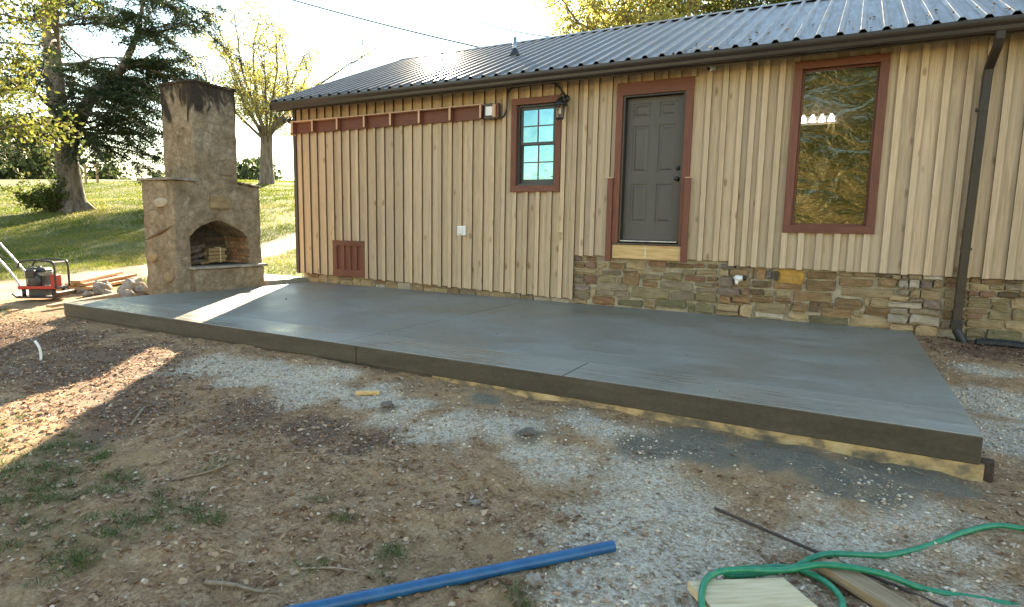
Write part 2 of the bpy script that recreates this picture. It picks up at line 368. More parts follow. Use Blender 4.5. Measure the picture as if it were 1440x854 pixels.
def cards(P, size, tint, aspect=.55, flat=None, rng=RNG, curl=.25):
    """one rhombic, slightly folded leaf per point: returns V, F, tint"""
    n = len(P); d = unit(rng.normal(size=(n,3)))
    if flat is not None: d[:,2] *= flat; d = unit(d)
    nn = rng.normal(size=(n,3))
    if flat is not None: nn = nn*np.array([flat,flat,1.0])+np.array([0,0,.6])
    s = unit(np.cross(d, nn)); nz = np.cross(s, d)
    L = size[:,None]; c = rng.uniform(-curl, curl, (n,1))+curl*.3
    v = np.stack([P-d*L*.5, P+s*L*aspect*.5+nz*L*c, P+d*L*.5, P-s*L*aspect*.5+nz*L*c], 1).reshape(-1,3)
    f = np.arange(4*n, dtype=np.int32).reshape(n,4)
    return v, f, np.repeat(tint, 4)
def leaves6(P, size, tint, rng):
    """curled ground leaf: two folded halves with an uneven outline"""
    n = len(P); a = rng.uniform(0, 2*np.pi, n); d = np.stack([np.cos(a), np.sin(a), rng.normal(size=n)*.25], -1); d = unit(d)
    nn = unit(np.array([0,0,1.0])+rng.normal(size=(n,3))*.38); s = unit(np.cross(d, nn)); nz = np.cross(s, d)
    L = size[:,None]; q = lambda lo, hi: rng.uniform(lo, hi, (n,1))
    v = np.stack([P-d*L*.5, P-d*L*q(.1,.3)+s*L*q(.2,.42)+nz*L*q(-.05,.28), P+d*L*q(.05,.3)+s*L*q(.12,.36)+nz*L*q(-.05,.3), P+d*L*.55+nz*L*q(-.1,.25),
                  P+d*L*q(.05,.3)-s*L*q(.12,.36)+nz*L*q(-.05,.3), P-d*L*q(.1,.3)-s*L*q(.2,.42)+nz*L*q(-.05,.28)], 1).reshape(-1,3)
    f = (np.array([[0,1,2,3],[0,3,4,5]])[None]+6*np.arange(n)[:,None,None]).reshape(-1,4)
    return v, f, np.repeat(tint, 6)
def vnoise(x, y, seed=0):
    """smooth value noise 0..1"""
    x = np.asarray(x, float); y = np.asarray(y, float)
    xi, yi = np.floor(x).astype(np.int64), np.floor(y).astype(np.int64); fx, fy = x-xi, y-yi
    fx = fx*fx*(3-2*fx); fy = fy*fy*(3-2*fy)
    def h(a, b):
        k = (a*374761393+b*668265263+seed*1274126177) & 0x7fffffff
        k = ((k ^ (k >> 13))*1274126177) & 0x7fffffff
        return ((k ^ (k >> 16)) & 0xffff)/65535.0
    return (h(xi,yi)*(1-fx)+h(xi+1,yi)*fx)*(1-fy)+(h(xi,yi+1)*(1-fx)+h(xi+1,yi+1)*fx)*fy
def fbm(x, y, seed=0, o=4):
    s = 0; a = .5
    for i in range(o): s = s+a*vnoise(x*2**i, y*2**i, seed+i); a *= .5
    return s/(1-.5**o)

# ------------------------------------------------------------------ terrain
def softp(t, k=1.5): return k*np.log1p(np.exp(np.clip(t/k, -30, 30)))
def gz0(x, y):
    x = np.asarray(x, float); y = np.asarray(y, float)
    front = -.165-.0065*np.clip(x, 0, 11)-.055*np.clip(-4.33-y, 0, 5)-.045*np.clip((x-6)/3.5, 0, 1)*np.clip((y+5.0)/.55, 0, 1)
    right = -.04+(front+.04)*np.clip(-y/4.33, 0, 1)
    left = -.11+(-.165+.11)*np.clip((-y-2)/2.3, 0, 1)-.055*np.clip(-4.33-y, 0, 5)
    wR = np.clip((x-9)/1.5, 0, 1); wL = np.clip((.6-x)/1.2, 0, 1)
    b = front*(1-wR)*(1-wL)+right*wR+left*wL
    q = -.342*x+.94*y
    return b+.14*(softp(q-4)-softp(q-43, 3)*1.12)
BUMPS = [(7.92,-5.15,.16,.035),(6.69,-5.16,.10,.03),(9.44,-4.75,.35,.03),(9.9,-4.9,.3,.04),(8.3,-4.8,.2,.02),(5.6,-4.6,.25,.02)]
def gz(x, y):
    x = np.asarray(x, float); y = np.asarray(y, float)
    z = gz0(x, y)
    near = np.clip(1-np.hypot(x-7, y+6)/16, 0, 1)
    z = z+near*((fbm(x*.9, y*.9, 3)-.5)*.07+(fbm(x*4, y*4, 9)-.5)*.065+(fbm(x*14, y*14, 5, 2)-.5)*.024)
    z = z+(1-near)*(fbm(x*.12, y*.12, 7)-.5)*.35
    for bx, by, r, h in BUMPS: z = z+h*np.exp(-((x-bx)**2+(y-by)**2)/r**2)*(.5+vnoise(x*14, y*14, 2))
    under = (x > .3) & (x < 10.35) & (y > -4.2) & (y < .2)
    house = (x > .1) & (y > .1) & (y < 7)
    return np.where(under | house, -.4, z)
def blob(x, y, pts, r):
    m = np.zeros(np.shape(x))
    for p in pts: m = np.maximum(m, np.exp(-((x-p[0])**2+(y-p[1])**2)/((p[2] if len(p) > 2 else r)**2)))
    return m
WHITE = [(4.25,-4.95,.5),(4.7,-4.85,.4),(5.1,-5.0),(5.5,-4.95),(5.9,-5.1),(6.35,-5.0,.4),(6.75,-5.1),(7.3,-5.2),(7.7,-5.0),(8.2,-5.35),(8.3,-4.85,.35),(8.95,-6.05),(9.05,-5.6),(9.25,-5.8),(9.04,-6.35),(9.8,-5.4,.4),(10.1,-5.15,.35),(10.9,-2.5,.6),(10.95,-1.5,.35),(10.85,-3.4,.5),(11.3,-2.4,.5),(5.7,-4.7,.3),(8.7,-5.3,.4),(9.4,-6.2,.4),(10.4,-5.9,.3),(8.0,-4.65,.3)]
DARK = [(9.45,-4.65,.5),(9.05,-4.8,.35),(10.2,-4.5,.4),(7.92,-5.15,.16),(9.85,-4.9,.4),(10.05,-4.4,.4),(8.64,-4.9,.3),(6.69,-5.16,.12),(8.9,-4.55,.3),(7.2,-4.55,.2)]
REDL = [(5.0,-6.1,.6),(5.8,-5.85,.5),(6.45,-5.65,.45),(3.75,-5.5,.9),(2.8,-5.4,.9),(1.7,-5.3,.9),(6.95,-5.7,.35),(4.4,-6.0,.6),(11.2,-.55,.5),(11.7,-.4,.6),(12.6,-.5,.8),(0.3,-5.2,.8)]
GRAS = [(5.4,-6.8,.45),(6.45,-6.35,.20),(7.3,-6.42,.16),(5.9,-7.1,.4),(6.2,-7.35,.35),(6.7,-7.25,.3),(7.6,-6.5,.14),(8.0,-6.7,.16),(5.1,-6.8,.4),(6.6,-6.9,.25),(5.95,-6.7,.25),(8.25,-6.65,.15),(8.6,-6.62,.16),(-1.2,-4.6,.7),(4.6,-6.95,.5),(6.9,-6.9,.2),(7.75,-6.95,.18)]
def masks(x, y, tf=0.0):
    n = fbm(x*1.7, y*1.7, 21); n2 = fbm(x*5, y*5, 33)
    ww = blob(x, y, WHITE, .45); dd = blob(x, y, DARK, .35); rr = blob(x, y, REDL, .6); gg = blob(x, y, GRAS, .3)
    e = (n-.5)*1.0+(n2-.5)*.7
    sm = lambda v, a, b: np.clip((v-a)/(b-a), 0, 1)**2*(3-2*np.clip((v-a)/(b-a), 0, 1))
    white = sm(ww+e, .1, 1.05)*.9; dark = sm(dd+e*.5, .18, .95)*.92; red = sm(rr+e, .15, .95)*.9; gr = sm(gg+e*.9, .45, .85)
    # lawn and track away from the yard
    xn = np.interp(y, [-12,-4.3,-1,4,12,40], [-.2,-2.3,-3.7,-5.3,-8.5,-22]); xf = np.interp(y, [-12,-3,.3,5,12,40], [-2.2,-4.9,-6.1,-7.3,-10.3,-24.])
    wob = (fbm(x*.8, y*.8, 4)-.5)*.5
    path = sm(xn-x+wob, -.15, .15)*sm(x-xf+wob, -.15, .15)
    lawn = np.maximum(sm(xf-x+wob, -.1, .25), sm(-.6-x, 0, .5)*sm(y, -2.6, -1.7)*sm(x-xn+wob, 0, .2))
    lawn = np.maximum(lawn, sm(y, 8, 9)); lawn = np.maximum(lawn, sm(-10.5-y+wob, 0, 1.2)); lawn = np.maximum(lawn, sm(x, 14, 16))
    tuft = gr*(1-.8*white); gr = np.maximum(tuft*.35, lawn)*(1-path)
    return white*(1-lawn), np.maximum(gr, tuft*(1-lawn)*tf), dark*(1-lawn), red*(1-lawn), path, lawn

def groundmat():
    m, nt, N, Lk, P = newmat('yard_ground')
    v = coords(N, Lk, (1,1,1), False, True)
    a1 = N.new('ShaderNodeAttribute'); a1.attribute_name = 'm1'; a2 = N.new('ShaderNodeAttribute'); a2.attribute_name = 'm2'
    s1 = N.new('ShaderNodeSeparateColor'); s2 = N.new('ShaderNodeSeparateColor')
    Lk.new(a1.outputs['Color'], s1.inputs[0]); Lk.new(a2.outputs['Color'], s2.inputs[0])
    big = noise(N, Lk, v, 1.6, 6, .6, .4); mid = noise(N, Lk, v, 9, 7, .65, .3); fine = noise(N, Lk, v, 60, 6, .7); vf = noise(N, Lk, v, 210, 4, .7)
    dirt = ramp_out(N, Lk, mid, [(.25,(.19,.108,.054)),(.45,(.33,.205,.11)),(.62,(.45,.295,.168)),(.8,(.54,.385,.24))])
    dirt = mix(N, Lk, .8, dirt, ramp_out(N, Lk, fine, [(.32,(.16,)*3),(.68,(.80,)*3)]), 'OVERLAY')
    dirt = mix(N, Lk, maprange(N, Lk, big, .45, .65, 0, .5), dirt, (.40,.26,.13))
    red = ramp_out(N, Lk, fine, [(.25,(.075,.044,.027)),(.5,(.20,.125,.078)),(.72,(.37,.25,.16))])
    grav = ramp_out(N, Lk, vf, [(.25,(.34,.27,.185)),(.45,(.58,.48,.355)),(.7,(.78,.68,.54))])
    grav = mix(N, Lk, 1.0, grav, ramp_out(N, Lk, fine, [(.32,(.20,)*3),(.68,(.74,)*3)]), 'OVERLAY')
    grav = mix(N, Lk, maprange(N, Lk, noise(N, Lk, v, 26, 5, .65), .5, .64, 0, .7), grav, (.26,.195,.125))
    wet = ramp_out(N, Lk, fine, [(.25,(.12,.098,.066)),(.5,(.20,.168,.12)),(.75,(.32,.275,.205))])
    grs = ramp_out(N, Lk, mid, [(.25,(.065,.070,.020)),(.5,(.115,.118,.034)),(.75,(.21,.17,.07))])
    pth = ramp_out(N, Lk, fine, [(.25,(.20,.155,.115)),(.5,(.31,.255,.20)),(.75,(.42,.36,.295))])
    edge = math_(N, Lk, 'MULTIPLY', math_(N, Lk, 'SUBTRACT', fine, .5), .9)
    def fac(s): return maprange(N, Lk, math_(N, Lk, 'ADD', s, edge), .12, .88)
    c = mix(N, Lk, fac(s2.outputs[0]), dirt, red)
    c = mix(N, Lk, fac(s1.outputs[0]), c, grav)
    c = mix(N, Lk, fac(s1.outputs[2]), c, wet)
    c = mix(N, Lk, fac(s2.outputs[1]), c, pth)
    c = mix(N, Lk, fac(s1.outputs[1]), c, grs)
    c = mix(N, Lk, .5, c, ramp_out(N, Lk, vf, [(.3,(.36,)*3),(.7,(.64,)*3)]), 'OVERLAY')
    Lk.new(c, P.inputs['Base Color']); P.inputs['Roughness'].default_value = .95; P.inputs['Specular IOR Level'].default_value = .15
    h = math_(N, Lk, 'ADD', math_(N, Lk, 'MULTIPLY', mid, 1.5), math_(N, Lk, 'ADD', fine, math_(N, Lk, 'MULTIPLY', vf, .4)))
    bump(N, Lk, P, h, .9, .022); return m
def axis(a, b, d, lo, hi):
    c = list(np.arange(a, b+1e-6, d)); s = d; x = c[0]; L = []
    while x > lo: s = min(s*1.12, 14); x -= s; L.append(x)
    s = d; x = c[-1]; R = []
    while x < hi: s = min(s*1.12, 14); x += s; R.append(x)
    return np.array(L[::-1]+c+R)
def make_ground():
    xs = axis(-1, 11.8, .033, -420, 260); ys = axis(-8.0, -.0, .03, -140, 420)
    X, Y = np.meshgrid(xs, ys); Z = gz(X, Y)
    nx, ny = len(xs), len(ys); V = np.stack([X, Y, Z], -1).reshape(-1,3)
    i = np.arange(nx*ny).reshape(ny, nx)
    F = np.stack([i[:-1,:-1], i[:-1,1:], i[1:,1:], i[1:,:-1]], -1).reshape(-1,4)
    o = npmesh('ground', V, F, groundmat(), smooth=True)
    w, g, d, r, p, l = [k.reshape(-1) for k in masks(X, Y)]
    for nm, ch in (('m1', (w,g,d)), ('m2', (r,p,l))):
        a = o.data.attributes.new(nm, 'FLOAT_COLOR', 'POINT')
        a.data.foreach_set('color', np.stack([*ch, np.ones(len(w))], -1).astype(np.float32).ravel())
    tag(o, kind='structure')
make_ground()

# ------------------------------------------------------------------ patio slab
D, XL, XR, XJ, XJ2, YB, ZB = 4.327, .155, 10.495, 5.338, 7.79, -3.77, -.178
def make_patio():
    root = empty('patio', (5.3, -2.2, -.3)); tag(root, kind='structure')
    g = .007
    MB().box(XL+.01, XR-.01, -D+.012, .05, -.3, -.012).build('slab_core', M_CONCF, root)
    for x0, x1 in ((XL, XJ-g), (XJ+g, XR)):
        MB().box(x0, x1, YB+g*.5, .04, -.05, 0).build('slab_panel', M_CONC, root, bevel=.006)
    for x0, x1 in ((XL, XJ-g), (XJ+g, XJ2-g), (XJ2+g, XR)):
        MB().box(x0, x1, -D+.004, YB-g*.5, -.012, .0006).build('front_band', M_CONCB, root, bevel=.003)
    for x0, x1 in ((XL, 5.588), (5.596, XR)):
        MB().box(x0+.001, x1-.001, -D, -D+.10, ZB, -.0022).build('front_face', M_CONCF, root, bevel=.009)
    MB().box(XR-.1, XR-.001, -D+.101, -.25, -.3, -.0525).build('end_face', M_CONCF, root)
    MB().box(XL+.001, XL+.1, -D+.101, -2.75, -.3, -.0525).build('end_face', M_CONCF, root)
make_patio()
tag(MB().box(-2.4, .29, -.98, -.03, -.3, .085).build('concrete_step', M_CONC, None, bevel=.012), kind='structure')

# ------------------------------------------------------------------ house
house = empty('house', (7, 3.5, -.2))
tag(house, 'tan board and batten house with ribbed metal roof and rubble stone foundation', 'house')
HX1 = 14.6; ZS = 3.40
OPEN = [(6.70,7.70,.74,3.19),(4.96,5.73,1.78,3.12),(9.02,9.96,1.21,3.24),(1.04,1.78,.21,.81)]   # door, small window, picture window, vent
OUT = [(6.653,7.742,.72,3.243),(4.915,5.780,1.722,3.168),(8.975,10.008,1.162,3.292),(1.0,1.815,.165,.85)]
def sbot(x):
    if x < 6.03: return .186+(.074-.186)*max(x,0)/6.03
    if x < 8.36: return .758
    return .70-.004*(x-8.4)
def sub(z0, z1, holes):
    segs = [(z0, z1)]
    for a, b in holes:
        n = []
        for s, e in segs:
            if b <= s or a >= e: n.append((s, e)); continue
            if a > s+.01: n.append((s, a))
            if b < e-.01: n.append((b, e))
        segs = n
    return segs
BAT = [.217+.209*i for i in range(27)]+[5.86,6.05,6.20,6.37,6.58,6.80,7.0,7.18,7.38,7.56,7.77,7.98,8.19,8.40,8.55,8.69,8.88,9.04,9.24,9.45,9.65,9.81,9.97,10.17,10.39,10.62,10.83,11.0,11.18,11.39]
BAT = sorted(BAT); BAT += [11.39+.21*i for i in range(1, 16)]
def siding():
    root = empty('siding', (7, 0, 1.8), house)
    rnd = random.Random(3)
    seams = [0.06]+[b-.035 for b in BAT]+[HX1]
    cuts = sorted(set(seams+[6.03, 8.36]+[o for q in OPEN for o in q[:2]]))
    for a, b in zip(cuts[:-1], cuts[1:]):
        if b-a < .012: continue
        mid = (a+b)/2
        for z0, z1 in sub(sbot(mid)+rnd.uniform(-.006,.006), ZS, [q[2:] for q in OPEN if q[0] < mid < q[1]]):
            dz = rnd.uniform(0,.0015)
            MB().box(a+.001, b-.001, -dz, .022, z0, z1).build('board', M_SID, root)
    for i, b in enumerate(BAT):
        w = .07 if b > 7.7 else .068
        x0, x1 = b-w, b
        hol = [q[2:] for q in OUT if x1 > q[0]+.004 and x0 < q[1]-.004]
        mid = (x0+x1)/2
        if abs(b-6.05) < .02: mid = 5.9
        for z0, z1 in sub(sbot(mid)-.006+rnd.uniform(-.008,.004), ZS, hol):
            if z1-z0 < .05: continue
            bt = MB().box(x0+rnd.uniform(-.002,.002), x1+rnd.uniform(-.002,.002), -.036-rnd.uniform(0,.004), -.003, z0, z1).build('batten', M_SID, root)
            bt.data.materials.append(M_SIDESHADE)
            for f in (3, 5): bt.data.polygons[f].material_index = 1  # left and right side faces take the painted shade colour
    MB().box(-.02, .058, -.03, .09, .16, ZS).build('corner_board', M_DARK, root)
siding()
def shell():
    m = MB()
    xs = sorted(set([0.02, HX1]+[o for q in OPEN for o in q[:2]]))
    for a, b in zip(xs[:-1], xs[1:]):
        mid = (a+b)/2
        for z0, z1 in sub(.78 if mid > 6 else .2, ZS+.05, [q[2:] for q in OPEN if q[0] < mid < q[1]]): m.box(a, b, .03, .14, z0, z1)
    m.build('front_wall', M_CURT, house)
    MB().box(.02, HX1, 6.95, 7.1, -.3, ZS).build('back_wall', M_SID, house)
    for x0 in (.005, HX1-.1):
        g = MB(); pr = [(.141,-.3),(6.94,-.3),(6.94,3.4),(3.56,4.98),(.141,3.48)]
        n = 5; g.add([(x0,y,z) for y, z in pr]+[(x0+.09,y,z) for y, z in pr], [(i,(i+1) % n,(i+1) % n+n,i+n) for i in range(n)]+[tuple(range(n))[::-1], tuple(range(n,2*n))])
        g.build('gable_wall', M_SID, house)
    MB().box(.2, HX1-.2, .2, 6.9, .6, .72).build('floor', M_CURT, house)
    MB().box(7.9, 11.6, 1.36, 1.42, .73, 3.5).build('inner_wall', M_CURT, house)
shell()
# stone foundation -------------------------------------------------------------------------
found = MB().box(5.98, HX1, .045, .2, -.42, .80).build('stone_foundation', M_MORTAR, house)
YF = .045
def stone(poly, depth, mat, parent, rnd, name='stone'):
    """irregular rubble stone: outline in (x,z), domed towards -y"""
    cx = sum(p[0] for p in poly)/len(poly); cz = sum(p[1] for p in poly)/len(poly); n = len(poly)
    vs = []; y0 = YF+.01
    tilt = rnd.uniform(-.08,.08); tz = rnd.uniform(-.1,.1)
    for k, (sc, dd) in enumerate(((1.0,0),(.985,.62),(.94,.92),(.6,1.0))):
        for x, z in poly:
            px = cx+(x-cx)*sc; pz = cz+(z-cz)*sc
            vs.append((px, y0-(depth+.01)*dd*(1+(0 if k == 0 else rnd.uniform(-.16,.16)))-(0 if k == 0 else (px-cx)*tilt+(pz-cz)*tz)*dd, pz))
    fs = []
    for k in range(3):
        for i in range(n): fs.append((k*n+i, k*n+(i+1) % n, (k+1)*n+(i+1) % n, (k+1)*n+i))
    fs.append(tuple(range(3*n, 4*n)))
    ob = MB().add(vs, fs).build(name, mat, parent, smooth=False)
    return ob
def rough_rect(x0, x1, z0, z1, rnd, j=.10):
    w, h = x1-x0, z1-z0; r = min(w, h)*rnd.uniform(.07,.20)
    P = [(x0+r,z0),(x0+w*.5,z0),(x1-r,z0),(x1,z0+r),(x1,z1-r),(x1-r,z1),(x0+w*.45,z1),(x0+r,z1),(x0,z1-r),(x0,z0+r)]
    return [(x+rnd.uniform(-1,1)*j*min(h,.12), z+rnd.uniform(-1,1)*j*h) for x, z in P]
STONES = [(6.039,6.161,0.662,0.737,'mauve',0),(6.161,6.264,0.671,0.735,'tan',0),(6.268,6.394,0.668,0.74,'red',0),(6.05,6.211,0.557,0.646,'brown',0),
 (6.215,6.398,0.548,0.65,'red',0),(6.042,6.395,0.48,0.535,'tan',0),(6.044,6.209,0.417,0.47,'grey',0),(6.218,6.406,0.31,0.476,'red',0),
 (6.046,6.208,0.309,0.41,'grey',0),(6.045,6.303,0.204,0.297,'mauve',0),(6.317,6.414,0.121,0.27,'tan',0),(6.042,6.307,0.075,0.198,'grey',0),
 (6.034,6.265,0.003,0.062,'tan',0),(6.414,6.562,0.574,0.648,'tan',0),(6.602,6.856,0.561,0.669,'brown',0),(6.871,7.195,0.57,0.692,'tan',0),
 (7.204,7.48,0.64,0.716,'red',0),(7.222,7.46,0.566,0.632,'tan',0),(7.493,7.592,0.63,0.705,'dark',0),(7.6,7.858,0.639,0.698,'brown',0),
 (7.867,8.009,0.645,0.707,'red',0),(8.053,8.186,0.644,0.702,'brown',0),(6.418,6.513,0.455,0.552,'tan',0),(6.535,6.796,0.474,0.551,'grey',0),
 (7.044,7.169,0.511,0.563,'tan',0),(7.11,7.416,0.43,0.511,'olive',0),(7.436,7.712,0.444,0.567,'olive',0),(7.719,7.891,0.531,0.619,'olive',0),
 (7.901,8.176,0.553,0.621,'tan',0),(6.817,7.033,0.517,0.558,'brown',0),(6.433,6.719,0.364,0.457,'olive',0),(6.837,7.084,0.34,0.511,'brown',0),
 (6.741,6.81,0.359,0.453,'tan',0),(7.129,7.354,0.337,0.42,'brown',0),(7.382,7.874,0.304,0.435,'grey',0),(7.743,8.025,0.451,0.529,'red',0),
 (8.044,8.196,0.467,0.538,'brown',0),(6.415,6.917,0.248,0.353,'grey',0),(7.892,8.142,0.381,0.445,'grey',0),(8.149,8.205,0.387,0.453,'brown',0),
 (6.419,6.717,0.157,0.233,'grey',0),(6.968,7.534,0.16,0.323,'olive',0),(7.56,7.891,0.155,0.298,'grey',0),(7.906,8.196,0.297,0.369,'grey',0),
 (6.733,6.939,0.13,0.246,'grey',0),(6.351,6.723,0.01,0.146,'rust',0),(7.908,8.194,0.149,0.285,'olive',0),(6.756,7.151,0.013,0.121,'moss',0),
 (7.369,7.781,0.047,0.172,'moss',0),(7.164,7.355,0.017,0.144,'tan',0),(7.794,7.9,-0.0,0.152,'moss',0),(7.91,8.184,0.013,0.14,'moss',0),
 (8.217,8.416,0.653,0.712,'slate',1),(8.216,8.344,0.548,0.643,'tan',1),(8.351,8.597,0.563,0.653,'brown',1),(8.217,8.402,0.397,0.54,'mauve',1),
 (8.413,8.611,0.41,0.552,'tan',1),(8.21,8.503,0.289,0.39,'mauve',1),(8.517,8.63,0.297,0.404,'red',1),(8.213,8.39,0.172,0.277,'rust',1),
 (8.399,8.64,0.189,0.287,'rust',1),(8.201,8.495,0.073,0.165,'tan',1),(8.508,8.674,0.008,0.184,'tan',1),(8.195,8.5,0.006,0.069,'tan',1),
 (8.421,8.598,0.663,0.711,'mauve',1),(8.629,8.676,0.534,0.68,'brown',0),(8.685,8.806,0.54,0.68,'rust',0),(8.817,8.885,0.538,0.671,'slate',0),
 (8.924,9.279,0.502,0.678,'yellow',0),(9.295,9.642,0.574,0.67,'brown',0),(9.665,9.817,0.625,0.672,'tan',0),(9.825,10.078,0.63,0.678,'brown',0),
 (10.086,10.299,0.633,0.69,'dark',0),(8.642,8.889,0.421,0.518,'dark',0),(8.908,9.265,0.416,0.489,'rust',0),(9.296,9.652,0.426,0.563,'brown',0),
 (9.664,10.045,0.506,0.613,'brown',0),(10.105,10.302,0.518,0.623,'brown',0),(8.646,8.793,0.313,0.403,'dark',0),(8.8,8.936,0.309,0.39,'tan',0),
 (8.943,9.134,0.314,0.402,'tan',0),(9.146,9.616,0.277,0.41,'brown',0),(9.701,10.284,0.38,0.493,'tan',0),(8.656,8.924,0.221,0.31,'brown',0),
 (8.939,9.143,0.233,0.306,'brown',0),(9.643,9.951,0.21,0.354,'brown',0),(9.965,10.024,0.264,0.368,'tan',0),(10.033,10.289,0.274,0.38,'tan',0),
 (8.703,9.095,0.095,0.218,'tan',0),(9.107,9.147,0.114,0.231,'tan',0),(9.156,9.336,0.12,0.259,'brown',0),(9.346,9.468,0.13,0.271,'dark',0),
 (9.483,9.636,0.212,0.276,'brown',0),(9.499,9.856,0.089,0.21,'brown',0),(9.863,9.973,0.123,0.208,'tan',0),(9.98,10.303,0.152,0.263,'brown',0),
 (8.698,9.069,0.013,0.085,'light',0),(9.108,9.358,0.031,0.108,'tan',0),(9.368,9.82,-0.008,0.103,'moss',0),(9.831,10.3,0.002,0.13,'tan',0),
 (10.313,10.417,0.508,0.62,'light',1),(10.421,10.528,0.52,0.626,'light',1),(10.535,10.651,0.523,0.627,'mauve',1),(10.668,10.759,0.531,0.634,'tan',1),
 (10.336,10.396,0.626,0.687,'mauve',1),(10.407,10.544,0.629,0.686,'tan',1),(10.552,10.758,0.637,0.69,'light',1),(10.238,10.329,0.621,0.676,'tan',1),
 (10.316,10.428,0.432,0.503,'mauve',1),(10.44,10.545,0.405,0.506,'tan',1),(10.55,10.752,0.402,0.517,'tan',1),(10.229,10.434,0.355,0.422,'tan',1),
 (10.441,10.594,0.361,0.397,'mauve',1),(10.22,10.576,0.278,0.348,'light',1),(10.582,10.753,0.295,0.392,'mauve',1),(10.446,10.775,0.216,0.285,'grey',1),
 (10.252,10.435,0.205,0.266,'light',1),(10.229,10.447,0.088,0.196,'light',1),(10.457,10.77,0.09,0.208,'light',1),(10.259,10.515,-0.004,0.07,'tan',1),
 (10.524,10.762,-0.085,0.084,'tan',1),(10.777,10.887,0.625,0.675,'brown',0),(10.778,10.888,0.554,0.617,'red',0),(10.779,10.894,0.419,0.545,'olive',0),
 (10.79,10.896,0.312,0.409,'tan',0),(10.791,10.877,0.263,0.301,'brown',0),(10.792,10.879,0.168,0.253,'brown',0),(10.782,10.874,0.055,0.157,'grey',0),
 (10.889,11.005,0.627,0.682,'brown',0),(10.892,11.005,0.547,0.62,'tan',0),(10.899,11.002,0.43,0.537,'brown',0),(10.901,11.009,0.324,0.42,'olive',0),
 (10.886,11.005,0.18,0.31,'brown',0),(11.01,11.104,0.627,0.688,'brown',0),(11.114,11.325,0.613,0.677,'brown',0),(11.332,11.504,0.632,0.682,'dark',0),
 (11.009,11.198,0.548,0.617,'tan',0),(11.206,11.333,0.557,0.609,'tan',0),(11.338,11.499,0.553,0.625,'grey',0),(11.007,11.097,0.47,0.536,'red',0),
 (11.107,11.257,0.467,0.537,'red',0),(11.279,11.463,0.467,0.54,'dark',0),(11.47,11.557,0.478,0.554,'brown',0),(11.01,11.211,0.404,0.467,'olive',0),
 (11.223,11.394,0.389,0.455,'olive',0),(11.405,11.567,0.358,0.466,'tan',0),(11.011,11.236,0.33,0.395,'olive',0),(11.245,11.403,0.319,0.383,'olive',0),
 (11.006,11.21,0.265,0.321,'brown',0),(11.003,11.172,0.2,0.256,'red',0),(11.221,11.425,0.205,0.309,'olive',0),(11.431,11.58,0.214,0.35,'olive',0),
 (11.009,11.372,0.106,0.19,'tan',0),(11.381,11.593,0.103,0.201,'tan',0),(11.02,11.208,-0.008,0.091,'olive',0),(11.219,11.544,-0.018,0.089,'moss',0),
 (10.879,11.003,0.06,0.167,'brown',0)]
def foundation():
    rnd = random.Random(8)
    for x0, x1, z0, z1, k, pr in STONES:
        g = .003
        dep = (.03 if not pr else .055)+rnd.uniform(-.006,.01)
        stone(rough_rect(x0+g, x1-g, z0+g, z1-g, rnd), dep, M_ST[k], found, rnd)
    pal = ['brown','brown','tan','olive','red','dark','grey','tan']
    x = 11.55                                                     # courses past the picture's edge
    z = -.10
    while z < .70:
        h = rnd.uniform(.06,.11); x = 11.58+rnd.uniform(0,.06)
        while x < HX1-.1:
            w = rnd.uniform(.14,.38); stone(rough_rect(x, min(x+w, HX1)-.012, z, z+h-.012, rnd), .03+rnd.uniform(-.006,.008), M_ST[rnd.choice(pal)], found, rnd); x += w
        z += h
    low = MB().box(.1, 5.985, .045, .2, -.3, .19).build('low_foundation', M_MORTAR, house)
    x = .22
    pal = ['tan','light','grey','tan','brown','light']
    while x < 5.98:
        w = rnd.uniform(.10,.34); top = sbot(x)-.012; x1 = min(x+w, 5.98)
        if rnd.random() < .35 and top > .11:
            zm = top*rnd.uniform(.4,.6)
            stone(rough_rect(x, x1-.014, -.02, zm-.006, rnd, .07), .025, M_ST[rnd.choice(pal)], low, rnd); stone(rough_rect(x, x1-.014, zm+.004, top, rnd, .07), .02, M_ST[rnd.choice(pal)], low, rnd)
        else: stone(rough_rect(x, x1-.014, -.02, top-rnd.uniform(0,.02), rnd, .07), .022+rnd.uniform(-.006,.01), M_ST[rnd.choice(pal)], low, rnd)
        x = x1
foundation()
